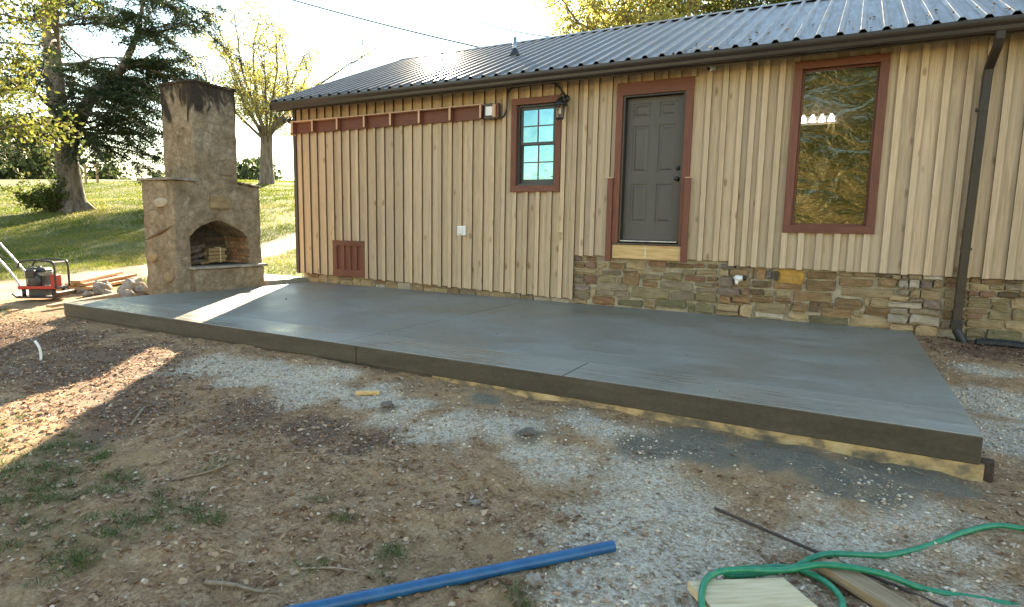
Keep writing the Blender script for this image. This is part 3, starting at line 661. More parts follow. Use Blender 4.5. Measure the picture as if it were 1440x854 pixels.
# roof --------------------------------------------------------------------------------------
EY, EZ, RY, RZ = -.42, 3.452, 3.56, 5.178
def roofing():
    n = 0; k = (RZ-EZ)/(RY-EY)
    roof = MB().add([(-.11,EY+.04,EZ-.06),(HX1+.1,EY+.04,EZ-.06),(HX1+.1,RY,RZ-.045),(-.11,RY,RZ-.045),(-.11,EY+.04,EZ-.03),(HX1+.1,EY+.04,EZ-.03),(HX1+.1,RY,RZ-.02),(-.11,RY,RZ-.02),
                     (HX1+.1,7.5,EZ-.06),(-.11,7.5,EZ-.06),(HX1+.1,7.5,EZ-.03),(-.11,7.5,EZ-.03)],
                    [(0,3,2,1),(4,5,6,7),(0,1,5,4),(1,2,6,5),(3,0,4,7),(3,9,8,2),(7,6,10,11),(9,11,10,8),(2,8,10,6),(7,11,9,3)]).build('roof', M_DARK, house)
    def panel(x0, side):
        prof = []                                             # (x, height) across one sheet of four ribs
        for i in range(4):
            c = x0+.1155+.231*i
            prof += [(c-.1155,0.0),(c-.075,.0),(c-.068,.003),(c-.061,0.),(c-.046,0),(c-.02,.036),(c+.02,.036),(c+.046,0),(c+.061,0.),(c+.068,.003),(c+.075,.0)]
        prof.append((x0+.924,0.0))
        m = len(prof); vs = []
        ends = ((EY,EZ),(RY,RZ)) if side == 0 else ((RY*2-EY,EZ),(RY,RZ))
        for t in (0,-.006):
            for y, z in ends:
                for x, h in prof: vs.append((x, y, z+h+t))
        fs = []
        for i in range(m-1):
            q = [(i,i+1,m+i+1,m+i),(2*m+i,3*m+i,3*m+i+1,2*m+i+1),(i,2*m+i,2*m+i+1,i+1)]
            fs += q if side == 0 else [f[::-1] for f in q]
        return MB().add(vs, fs).build('roof_panel', M_ROOF, roof)
    x = -.125
    while x < HX1:
        for s in (0,1): panel(x, s)
        x += .9242
    cap = MB(); pr = [(RY-.17,RZ-.035),(RY,RZ+.042),(RY+.17,RZ-.035),(RY+.17,RZ-.042),(RY,RZ+.035),(RY-.17,RZ-.042)]
    cap.profile(pr, -.15, HX1+.1); cap.build('ridge_cap', M_ROOF, roof)
    for s in (0,1):                                            # rake trim
        a = (EY-.01, EZ) if s == 0 else (2*RY-EY+.01, EZ)
        r = MB(); pts = [(a[0],a[1]+.03),(RY,RZ+.03),(RY,RZ-.16),(a[0],a[1]-.15)]
        r.add([(x,y,z) for x in (-.155,-.127) for y, z in pts], [(0,1,2,3),(7,6,5,4),(0,4,5,1),(1,5,6,2),(2,6,7,3),(3,7,4,0)]).build('rake_trim', M_DARK, roof)
    MB().box(-.12, HX1, -.325, -.30, 3.285, 3.44).build('fascia', M_DARK, roof)
    MB().box(-.12, HX1, -.30, -.03, 3.385, 3.40).build('soffit', M_DARK, roof)
    g = MB(); pr = [(-.326,3.432),(-.326,3.303),(-.405,3.303),(-.418,3.318),(-.424,3.355),(-.448,3.385),(-.455,3.405),(-.455,3.437),(-.444,3.437),(-.444,3.410),(-.438,3.392),(-.416,3.362),(-.408,3.320),(-.400,3.311),(-.336,3.311),(-.336,3.432)]
    g.profile(pr, -.15, HX1+.1); gut = g.build('gutter', M_DARK, house)
    MB().box(-.156, -.1495, -.455, -.326, 3.303, 3.437).build('end_cap', M_DARK, gut)
    for x in (1.95,4.9,7.9,10.6,13.2): MB().box(x, x+.05, -.458, -.33, 3.429, 3.441).build('hanger', M_DARK, gut)
    # plumbing vent through the roof
    vy = 1.52; vx = 4.10; vz = EZ+k*(vy-EY)
    v = MB(); v.tube([(vx,vy,vz-.05),(vx,vy,vz+.33)], .035, 12); vp = v.build('vent_pipe', M_GALV, roof, smooth=True)
    b = MB(); b.tube([(vx,vy,vz-.02),(vx,vy,vz+.03),(vx,vy,vz+.11),(vx,vy,vz+.14)], [.13,.10,.055,.04], 12); b.build('flashing_boot', M_BLACK, vp, smooth=True)
roofing()
# downpipe -----------------------------------------------------------------------------------
def downpipe():
    def sweep(pts, w, d):
        m = MB(); rings = []
        for i, p in enumerate(pts):
            p = Vector(p); t = (Vector(pts[min(i+1,len(pts)-1)])-Vector(pts[max(i-1,0)])).normalized()
            a = Vector((1,0,0)); b = t.cross(a).normalized()
            r = []
            for sx, sy in ((-1,-.7),(-.8,-1),(.8,-1),(1,-.7),(1,.7),(.8,1),(-.8,1),(-1,.7)): r.append(p+a*(sx*w/2)+b*(sy*d/2))
            rings += r
        fs = []
        for i in range(len(pts)-1):
            for k in range(8): fs.append((i*8+k, i*8+(k+1) % 8, i*8+8+(k+1) % 8, i*8+8+k))
        m.add(rings, fs+[tuple(range(8))[::-1], tuple(range(len(rings)-8, len(rings)))]); return m
    o = sweep([(10.965,-.39,3.31),(10.965,-.385,3.24),(10.96,-.34,3.17),(10.95,-.16,3.06),(10.945,-.095,3.0),(10.94,-.085,2.9),(10.925,-.085,1.6),(10.912,-.085,.16)], .088, .066).build('downpipe', M_DARK, house)
    MB().box(10.86, 10.972, -.126, -.044, .075, .185).build('rubber_coupling', M_BLACK, o, bevel=.01)
    c = MB(); pts = []; rr = []
    for i in range(26): pts.append((10.915+.0035*i if i < 14 else 10.915+.0035*14+.004*(i-14), -.085-.001*i, .08-.0065*i)); rr.append(.052 if i % 2 else .044)
    c.tube(pts, rr, 14); c.build('drain_adapter', M_CORR, o, smooth=True)
    for z in (2.55,1.0): MB().box(10.872, 10.976, -.122, -.03, z, z+.03).build('strap', M_DARK, o)
downpipe()
# picture window -----------------------------------------------------------------------------
def frame4(root, x0, x1, z0, z1, w, y0, y1, mat, mh, names=('trim',)*4, wt=None, wb=None):
    wt = wt or w; wb = wb or w; e = .002
    MB().box(x0, x1, y0, y1, z1-wt, z1).build(names[0], mh, root, bevel=.003)
    MB().box(x0, x1, y0-e, y1, z0, z0+wb).build(names[1], mh, root, bevel=.003)
    MB().box(x0, x0+w, y0+e, y1, z0+wb, z1-wt).build(names[2], mat, root, bevel=.003)
    MB().box(x1-w, x1, y0+e, y1, z0+wb, z1-wt).build(names[3], mat, root, bevel=.003)
def picture_window():
    w = empty('picture_window', (9.49, 0, 1.16), house); w['label'] = 'tall picture window with crinkled mirror film in red brown trim'
    frame4(w, 8.975, 10.008, 1.162, 3.292, .098, -.052, .03, M_TRIM, M_TRIMH)
    frame4(w, 9.073, 9.910, 1.26, 3.194, .022, .02, .10, M_TRIM, M_TRIMH, ('jamb',)*4)
    # sheet of film, bellied a little
    n, k = 12, 24; vs = []; fs = []
    for j in range(k+1):
        for i in range(n+1):
            x = 9.094+.795*i/n; z = 1.281+1.893*j/k
            vs.append((x, .055+.006*math.sin(j*.9+i*.35)*math.sin(math.pi*i/n), z))
    for j in range(k):
        for i in range(n): a = j*(n+1)+i; fs.append((a, a+1, a+n+2, a+n+1))
    MB().add(vs, fs).build('pane', M_FILM, w, smooth=True)
picture_window()
v = empty('vanity_light', (9.2, 1.30, 2.74))
tag(v, 'row of four lit bell shaped lamp shades seen inside the tall picture window', 'vanity light')
MB().box(8.98, 9.46, 1.325, 1.358, 2.80, 2.84).build('mount_bar', M_GALV, v)
for i in range(4):
    x = 9.04+.12*i; c = MB(); c.tube([(x,1.27,2.85),(x,1.27,2.83),(x,1.27,2.79),(x,1.27,2.75)], [.014,.02,.034,.05], 12); c.build('lamp_shade', M_BULB, v, smooth=True)
    c = MB(); c.tube([(x,1.327,2.82),(x,1.27,2.84)], .008, 6); c.build('arm', M_GALV, v)
MB().box(8.95, 9.5, 1.22, 1.355, 2.685, 2.70).build('shelf', M_WHITE, v)
# small sash window ----------------------------------------------------------------------------
def small_window():
    w = empty('sash_window', (5.35, 0, 1.72), house); w['label'] = 'small grey eight pane sash window in red brown trim'
    frame4(w, 4.915, 5.780, 1.722, 3.168, .095, -.052, .03, M_TRIM, M_TRIMH, wt=.10, wb=.10)
    frame4(w, 5.012, 5.683, 1.824, 3.066, .03, .005, .12, M_WINF, M_WINF, ('frame',)*4)
    for nm, z0, z1, y in (('upper_sash',2.455,3.036,.04),('lower_sash',1.854,2.50,.07)):
        s = empty(nm, (5.35, y, z0), w)
        x0, x1 = 5.044, 5.651; b = .042; bb = .07 if nm == 'lower_sash' else .045
        frame4(s, x0, x1, z0, z1, b, y, y+.03, M_WINF, M_WINF, ('rail','rail','stile','stile'), wb=bb)
        xm = (x0+x1)/2; zi0 = z0+bb; zi1 = z1-b; zm = (zi0+zi1)/2
        MB().box(xm-.009, xm+.009, y+.004, y+.024, zi0, zi1).build('muntin', M_WINF, s)
        MB().box(x0+b, xm-.009, y+.005, y+.023, zm-.009, zm+.009).build('muntin', M_WINF, s); MB().box(xm+.009, x1-b, y+.005, y+.023, zm-.009, zm+.009).build('muntin', M_WINF, s)
        for a, c in ((x0+b, xm-.009), (xm+.009, x1-b)):
            for d, e in ((zi0, zm-.009), (zm+.009, zi1)): MB().box(a, c, y+.012, y+.016, d, e).build('pane', M_LOWE, s)
    MB().box(5.05, 5.66, .125, .14, 1.85, 3.05).build('backing', M_CURT, w)
small_window()
# door ------------------------------------------------------------------------------------------
def door():
    d = empty('door', (7.19, 0, .97), house); d['label'] = 'dark grey six panel door in red brown trim above a raw wood riser'
    x0, x1, z0, z1 = 6.653, 7.742, .967, 3.243
    MB().box(x0, x1, -.052, .03, 3.068, z1).build('head_trim', M_TRIMH, d, bevel=.003)
    MB().box(x0, 6.745, -.050, .03, z0, 3.068).build('side_trim', M_TRIM, d, bevel=.003); MB().box(7.640, x1, -.050, .03, z0, 3.068).build('side_trim', M_TRIM, d, bevel=.003)
    for a, b in ((6.745,6.775),(7.61,7.64)): MB().box(a, b, -.02, .13, z0+.03, 3.068).build('jamb', M_DARK, d)
    MB().box(6.775, 7.61, -.02, .13, 3.045, 3.068).build('jamb', M_DARK, d)
    # slab with six raised panels
    sx0, sx1, sz0, sz1, y = 6.778, 7.607, 1.008, 3.042, .075
    leaf = MB().box(sx0, sx1, y+.012, y+.045, sz0, sz1).build('door_leaf', M_DOOR, d)
    cols = ((6.878,7.118),(7.258,7.498)); rows = ((1.265,1.815),(1.985,2.645),(2.765,2.96))
    xs = [sx0, cols[0][0], cols[0][1], cols[1][0], cols[1][1], sx1]
    for a, b in ((0,1),(2,3),(4,5)): MB().box(xs[a], xs[b], y, y+.0125, sz0, sz1).build('stile', M_DOOR, leaf, bevel=.004)
    zs = [(sz0,rows[0][0]),(rows[0][1],rows[1][0]),(rows[1][1],rows[2][0]),(rows[2][1],sz1)]
    for a, b in cols:
        for c, e in zs: MB().box(a-.004, b+.004, y+.0006, y+.0125, c, e).build('rail', M_DOOR, leaf, bevel=.004)
        for c, e in rows:
            p = MB(); q = .028; k = .05
            p.add([(a+q,y+.013,c+q),(b-q,y+.013,c+q),(b-q,y+.013,e-q),(a+q,y+.013,e-q),(a+k,y+.003,c+k),(b-k,y+.003,c+k),(b-k,y+.003,e-k),(a+k,y+.003,e-k)], [(0,1,5,4),(1,2,6,5),(2,3,7,6),(3,0,4,7),(4,5,6,7)]).build('raised_panel', M_DOOR, leaf)
    for nm, z in (('knob',1.885),('deadbolt',2.035)):
        k = MB(); X = 7.553
        if nm == 'knob': k.tube([(X,y+.002,z),(X,y-.008,z),(X,y-.012,z),(X,y-.03,z),(X,y-.036,z),(X,y-.055,z),(X,y-.066,z),(X,y-.07,z)], [.032,.032,.013,.013,.026,.03,.02,.004], 14)
        else: k.tube([(X,y+.002,z),(X,y-.012,z),(X,y-.02,z),(X,y-.024,z)], [.03,.03,.024,.006], 14)
        k.build(nm, M_BLACK, leaf, smooth=True)
    MB().box(6.775, 7.61, -.03, .12, .985, 1.004).build('threshold', M_GALV, d, bevel=.004)
    MB().box(6.667, 7.70, -.05, .03, .938, .966).build('sill', M_DARK, d)
    MB().box(6.667, 7.677, -.040, .03, .735, .935).build('riser_board', M_RAW, d, bevel=.003)
    MB().box(7.16, 7.185, -.044, -.0405, .742, .930).build('cleat', M_RAWY, d)
    for a, b, zt, zb in ((6.572,6.651,1.905,.685),(7.69,7.775,1.885,.712)):
        p = MB().box(a, b, -.085, -.049 if a > 7 else -.031, zb, zt).build('post_stub', M_TRIM, d, bevel=.003)
        MB().box(a, b, -.0845, -.05, zt+.0005, zt+.012).build('cut_end', M_CUT, p)
door()
# crawl space vent -----------------------------------------------------------------------------
def vent():
    w = empty('foundation_vent', (1.4, 0, .17), house); w['label'] = 'red brown louvred access panel low on the wall'
    frame4(w, 1.0, 1.815, .165, .85, .10, -.043, .03, M_TRIM, M_TRIMH, ('frame',)*4, wb=.13)
    MB().box(1.1, 1.715, .0, .02, .295, .75).build('back_board', M_TRIM, w)
    for i in range(3): MB().box(1.215+.16*i, 1.288+.16*i, -.03, 0.002, .295, .75).build('slat', M_TRIM, w, bevel=.003)
vent()
# ledger with joist blocks ---------------------------------------------------------------------
def ledger():
    w = empty('ledger', (2.3, 0, 2.9), house); w['label'] = 'unfinished red ledger board with joist blocks along the wall'
    MB().box(.07, 4.70, -.066, -.041, 2.895, 3.098).build('ledger_board', M_TRIMH, w, bevel=.002)
    MB().box(.07, 1.32, -.165, -.045, 3.1005, 3.118).build('top_strip', M_CUT, w); MB().box(1.324, 4.42, -.165, -.045, 3.1005, 3.116).build('top_strip', M_CUT, w)
    for x in (.09,.63,1.265,1.925,2.53,3.155,3.79,4.385):
        b = MB().box(x, x+.038, -.158, -.0665, 2.898, 3.0995).build('joist_block', M_TRIM, w); MB().box(x+.0004, x+.0376, -.161, -.1584, 2.899, 3.099).build('cut_end', M_CUT, b)
    MB().box(.055, .0695, -.15, -.03, 2.86, 3.10).build('end_piece', M_CUT, w)
ledger()

# ------------------------------------------------------------------ fittings on the wall
def junction():
    o = empty('junction_box', (4.6, -.05, 2.87)); tag(o, 'dark red junction box with a white device at the end of the red ledger', 'junction box')
    MB().box(4.47, 4.735, -.15, -.067, 2.872, 3.112).build('housing', M_DARK, o, bevel=.008)
    MB().box(4.705, 4.74, -.155, -.151, 2.88, 3.105).build('cover_edge', M_TRIM, o)
    MB().box(4.53, 4.65, -.205, -.151, 2.915, 3.055).build('white_device', M_WHITE, o, bevel=.006)
    MB().box(4.652, 4.69, -.19, -.151, 2.895, 3.09).build('wood_spacer', M_CUT, o)
junction()
def lantern():
    o = empty('wall_lantern', (5.82, -.1, 2.75)); tag(o, 'black wall lantern with clear glass beside the small sash window', 'lantern')
    X, Y = 5.822, -.185
    b = MB(); b.tube([(5.845,-.03,3.10),(5.845,-.045,3.10),(5.845,-.055,3.10)], [.06,.06,.045], 16); b.build('back_plate', M_BLACK, o, smooth=True)
    a = MB(); a.tube([(5.845,-.05,3.10),(5.842,-.10,3.15),(5.832,-.16,3.165),(X,Y,3.13),(X,Y,3.08)], .011, 8); a.build('arm', M_BLACK, o, smooth=True)
    c = MB(); c.tube([(X,Y,3.10),(X,Y,3.085),(X,Y,3.06),(X,Y,3.035),(X,Y,2.985),(X,Y,2.975)], [.012,.03,.05,.075,.112,.112], 16); c.build('cap', M_BLACK, o, smooth=True)
    f = MB(); f.tube([(X,Y,2.775),(X,Y,2.79),(X,Y,2.80)], [.05,.06,.06], 16); f.build('base_ring', M_BLACK, o, smooth=True)
    for k in range(4):
        t = math.pi/4+k*math.pi/2; r = MB(); r.tube([(X+.075*math.cos(t),Y+.075*math.sin(t),2.978),(X+.056*math.cos(t),Y+.056*math.sin(t),2.795)], .006, 6); r.build('cage_bar', M_BLACK, o)
    g = MB(); g.tube([(X,Y,2.975),(X,Y,2.80)], [.066,.049], 14, cap=False); g.build('glass', M_GLASS, o, smooth=True)
    l = MB(); l.tube([(X,Y,2.94),(X,Y,2.91),(X,Y,2.87),(X,Y,2.845)], [.012,.018,.022,.006], 10); l.build('bulb', M_WHITE, o, smooth=True)
lantern()
def smooth_path(pts, n=8):
    P = [Vector(p) for p in pts]; out = []
    for i in range(len(P)-1):
        a, b, c, d = P[max(i-1,0)], P[i], P[i+1], P[min(i+2,len(P)-1)]
        for k in range(n):
            t = k/n; out.append(.5*((2*b)+(c-a)*t+(2*a-5*b+4*c-d)*t*t+(3*b-a-3*c+d)*t**3))
    return out+[P[-1]]
c = MB(); c.tube(smooth_path([(4.738,-.05,2.895),(4.80,-.05,2.94),(4.84,-.05,3.08),(4.852,-.05,3.23),(4.88,-.05,3.31),(4.97,-.05,3.345),(5.25,-.05,3.352),(5.58,-.05,3.352),(5.70,-.05,3.31),(5.80,-.05,3.20),(5.84,-.05,3.14)]), .014, 8)
tag(c.build('electrical_conduit', M_DARK, None, smooth=True), 'brown flexible conduit arching over the small window to the lantern', 'conduit')
def seccam():
    o = empty('security_camera', (7.96, -.1, 3.25)); tag(o, 'small white security camera under the eave right of the door', 'camera')
    b = MB(); b.tube([(7.985,-.03,3.325),(7.985,-.05,3.325)], .035, 12); b.build('mount', M_WHITE, o, smooth=True)
    b = MB(); b.tube([(7.985,-.05,3.325),(7.975,-.08,3.315)], .012, 8); b.build('arm', M_WHITE, o)
    b = MB(); b.tube([(8.0,-.06,3.325),(7.985,-.075,3.32),(7.955,-.12,3.302),(7.945,-.132,3.297)], [.022,.034,.034,.028], 14); b.build('body', M_WHITE, o, smooth=True)
    b = MB(); b.tube([(7.947,-.13,3.298),(7.938,-.142,3.292)], [.026,.022], 12); b.build('lens', M_BLACK, o, smooth=True)
seccam()
def outlet():
    o = empty('outlet_cover', (3.98, -.03, 1.0)); tag(o, 'white square weatherproof outlet cover in the middle of the wall', 'outlet')
    MB().box(3.90, 4.06, -.05, -.0005, 1.008, 1.168).build('plate', M_WHITE, o, bevel=.008)
    MB().box(3.925, 4.02, -.075, -.0505, 1.03, 1.145).build('lid', M_WHITE, o, bevel=.01)
    MB().box(3.955, 3.965, -.078, -.0755, 1.06, 1.115).build('latch', M_GALV, o)
    o = empty('switch_cover', (5.82, -.03, .98)); tag(o, 'small tan outlet box on the siding left of the door', 'outlet')
    MB().box(5.79, 5.86, -.055, -.0005, .988, 1.118).build('box', M_RAWY, o, bevel=.006)
    MB().box(5.80, 5.85, -.062, -.0555, 1.0, 1.106).build('lid', M_OLDW, o, bevel=.005)
outlet()
def bib():
    o = empty('hose_faucet', (8.48, 0, .5)); tag(o, 'hose faucet with white insulated cover on the stone wall', 'faucet')
    b = MB(); b.tube([(8.50,.03,.53),(8.50,-.07,.53)], .016, 8); b.build('pipe', M_GALV, o, smooth=True)
    b = MB(); b.tube(smooth_path([(8.44,-.06,.56),(8.46,-.08,.54),(8.49,-.09,.535),(8.53,-.07,.545)],4), [.02,.03,.04,.044,.045,.045,.044,.043,.042,.04,.038,.036,.03], 9); b.build('foam_wrap', M_WHITE, o, smooth=True)
    b = MB(); b.tube([(8.465,-.085,.53),(8.46,-.10,.48),(8.462,-.10,.455)], [.028,.024,.015], 9); b.build('spout', M_WHITE, o, smooth=True)
    b = MB(); b.tube([(8.53,-.07,.545),(8.56,-.085,.545),(8.575,-.09,.545)], [.03,.036,.02], 9); b.build('handle', M_BLACK, o, smooth=True)
    o = MB().box(8.915, 8.965, -.03, .03, .53, .65).build('slate_shim', M_DARK, None, bevel=.006); tag(o, 'small dark box tucked under the siding left of the yellow stone', 'box')
bib()
def flood():
    o = empty('flood_light', (-.24, .1, 3.2)); tag(o, 'black twin flood light under the left eave corner', 'flood light')
    MB().box(-.30, -.16, .02, .14, 3.275, 3.30).build('mount', M_WHITE, o)
    for dx, dy in ((-.075,0),(.045,.02)):
        b = MB(); b.tube([(-.235+dx*.3,.08,3.275),(-.235+dx,.07+dy,3.22)], .012, 6); b.build('arm', M_BLACK, o)
        b = MB(); b.tube([(-.235+dx,.09+dy,3.235),(-.235+dx*1.15,.06+dy,3.20),(-.235+dx*1.35,.01+dy,3.165)], [.02,.04,.055], 10); b.build('lamp_head', M_BLACK, o, smooth=True)
flood()
c = MB(); pts = []; rr = []
for i in range(230): pts.append((11.1+.012*i, -.17+.03*math.sin(i*.05), -.045+.008*math.sin(i*.09))); rr.append(.052 if i % 2 else .043)
c.tube(pts, rr, 10); tag(c.build('corrugated_drain_pipe', M_CORR, None, smooth=False), 'black corrugated drain pipe lying along the foot of the stone wall', 'drain pipe')

# ------------------------------------------------------------------ outdoor fireplace
def fireplace():
    FX, BX = .22, -.63; Y0, Y1 = -2.69, -1.05
    o = empty('outdoor_fireplace', (-.2, -1.87, -.2)); tag(o, 'old stucco outdoor fireplace with sooty square chimney at the patio corner', 'fireplace')
    A = [(-2.43,.92),(-2.32,1.02),(-2.22,1.09),(-2.07,1.15),(-1.92,1.178),(-1.74,1.13),(-1.55,1.045),(-1.42,.97),(-1.31,.88)]
    m = MB()
    m.box(BX, FX, Y0, Y1, -.35, .40); m.box(BX, FX, Y0, -2.43, .395, 1.82); m.box(BX, FX, -1.31, Y1, .395, 1.80); m.box(BX, -.42, -2.44, -1.30, .395, 1.82)
    for (a, za), (b, zb) in zip(A[:-1], A[1:]):
        v = [(x,y,z) for x in (-.43, FX) for y, z in ((a-.002,za),(b+.002,zb),(b+.002,1.815),(a-.002,1.815))]
        m.add(v, [(0,1,2,3),(7,6,5,4),(0,4,5,1),(1,5,6,2),(2,6,7,3),(3,7,4,0)])
    m.box(BX+.01, FX-.002, -2.30, -1.48, 1.79, 3.44)
    b = m.build('stucco_body', M_STUC, o)
    r = b.modifiers.new('remesh', 'REMESH'); r.mode = 'VOXEL'; r.voxel_size = .022
    t = bpy.data.textures.new('lumps', 'CLOUDS'); t.noise_scale = .32; t.noise_depth = 3
    d = b.modifiers.new('lumps', 'DISPLACE'); d.texture = t; d.texture_coords = 'GLOBAL'; d.strength = .05; d.mid_level = .5
    s = b.modifiers.new('smooth', 'SMOOTH'); s.iterations = 2; s.factor = .5
    def lump(mb, name, mat, par, st=.02, vs=.02):
        q = mb.build(name, mat, par); r = q.modifiers.new('remesh', 'REMESH'); r.mode = 'VOXEL'; r.voxel_size = vs
        dd = q.modifiers.new('lumps', 'DISPLACE'); dd.texture = t; dd.texture_coords = 'GLOBAL'; dd.strength = st
        return q
    lump(MB().box(BX-.05, FX+.05, Y0-.05, -2.28, 1.815, 1.857), 'shoulder_cap', M_ROCK, o)
    mm = MB(); mm.add([(x,y,z) for x in (BX-.04, FX+.03) for y, z in ((-1.50,1.835),(Y1+.04,1.785),(Y1+.04,1.825),(-1.50,1.875))], [(0,1,2,3),(7,6,5,4),(0,4,5,1),(1,5,6,2),(2,6,7,3),(3,7,4,0)])
    lump(mm, 'shoulder_cap', M_STUC, o)
    lump(MB().box(BX-.01, FX+.02, -2.325, -1.455, 3.405, 3.45), 'chimney_cap', M_STUC, o)
    lump(MB().box(.1, .37, -2.45, -1.12, -.25, .37), 'hearth', M_STUC, o, .03)
    lump(MB().box(.1, .41, -2.50, -1.06, .375, .415), 'hearth_slab', M_ROCK, o, .015)
    lump(MB().box(.15, .262, -2.06, -1.67, 1.38, 1.60), 'set_stone', M_ST['tan'], o, .02)
    lump(MB().box(.15, .243, -1.83, -1.58, 1.96, 2.10), 'set_stone', M_ST['grey'], o, .02)
    rnd = random.Random(2)
    def sidestone(cx, cz, w, h, k, rot=0, d=.045):
        pr = []
        for i in range(9):
            a = 2*math.pi*i/9; rr = 1+rnd.uniform(-.12,.12); x, z = w*math.cos(a)*rr, h*math.sin(a)*rr
            pr.append((cx+x*math.cos(rot)-z*math.sin(rot), cz+x*math.sin(rot)+z*math.cos(rot)))
        vs = [(x, Y0+.03, z) for x, z in pr]+[(x, Y0-d*.7, z) for x, z in pr]+[(cx+(x-cx)*.75, Y0-d, cz+(z-cz)*.75) for x, z in pr]; n = 9
        fs = [(k*n+i, k*n+(i+1) % n, (k+1)*n+(i+1) % n, (k+1)*n+i) for k in range(2) for i in range(n)]+[tuple(range(2*n,3*n))]
        MB().add(vs, fs).build('set_stone', M_ST[k], o, smooth=True)
    sidestone(-.10, 1.46, .15, .085, 'light'); sidestone(-.40, .58, .12, .10, 'tan'); sidestone(-.22, .96, .40, .022, 'dark', .32, .03); sidestone(.0, .25, .13, .09, 'tan', 0, .03)
    # fire box lining: soot board and fire brick
    lin = MB().box(-.44, -.405, -2.43, -1.31, .40, 1.16).build('firebox_lining', M_SOOT, o)
    bm = {}
    def brick(c, along, mat=None):
        x, y, z = c
        m = MB()
        if along == 'y': m.box(x-.01, x+.012, y-.098, y+.098, z-.03, z+.03)
        else: m.box(x-.098, x+.098, y-.012, y+.01, z-.03, z+.03)
        m.build('brick', mat or M_BRICK, lin, bevel=.004)
    for r in range(7):
        z = .45+.066*r
        for k in range(3):
            x = -.30+.205*k+(.1 if r % 2 else 0)
            if x < .14: brick((x, -1.325, z), 'x')
        for k in range(5):
            y = -2.28+.205*k+(.1 if r % 2 else 0)
            if y < -1.4: brick((-.395, y, z), 'y', M_SBRICK)
    MB().box(-.40, .15, -2.425, -1.34, .40, .425).build('ash_floor', M_SOOT, o)
fireplace()
def firewood():
    rnd = random.Random(4)
    L = [((-.15,-2.30,.475),(.1,.9,.1),.40,.045),((.02,-2.25,.47),(-.35,.9,.02),.45,.04),((-.10,-2.18,.55),(.15,.9,.25),.42,.042),((-.22,-2.22,.62),(.0,1,-.1),.4,.05),((-.05,-2.28,.64),(.2,.8,.2),.35,.038),((-.25,-2.1,.70),(.3,.8,.15),.4,.045),((.05,-2.05,.455),(-.5,.8,.0),.35,.022)]
    names = ['lowest bark covered log at the back left of the firebox','bark covered log lying at the front of the firebox floor','bark covered log propped on the lowest logs in the firebox','thickest log on top of the firebox pile','short log near the left jamb of the firebox','topmost log leaning against the firebox back','thin pale branch slanting at the front of the firebox']
    for i, (c, d, l, r) in enumerate(L):
        a = Vector(d).normalized(); c = Vector(c)
        m = MB(); m.tube([c-a*l/2, c-a*l*.2+Vector((0,0,rnd.uniform(-.008,.008))), c+a*l*.25, c+a*l/2], [r*rnd.uniform(.9,1.1) for _ in range(4)], 9)
        tag(m.build('log', M_LOG if i < 6 else M_SLOG, None, smooth=False), names[i], 'log', 'firewood in the fireplace')
    o = empty('kindling_bundle', (-.02,-1.85,.45)); tag(o, 'pale yellow bundle of split kindling in the middle of the firebox', 'kindling')
    for j in range(4):
        for i in range(2): MB().obox((-.05+.085*i, -1.855+.015*(j % 2), .49+.062*j), (.06,1,.03), .30+.02*((i+j) % 3), .08, .056).build('split_stick', M_SLOG, o, bevel=.004)
    m = MB(); m.box(-.10, .085, -1.80, -1.79, .455, .72); m.build('strap', M_RAWY, o)
firewood()

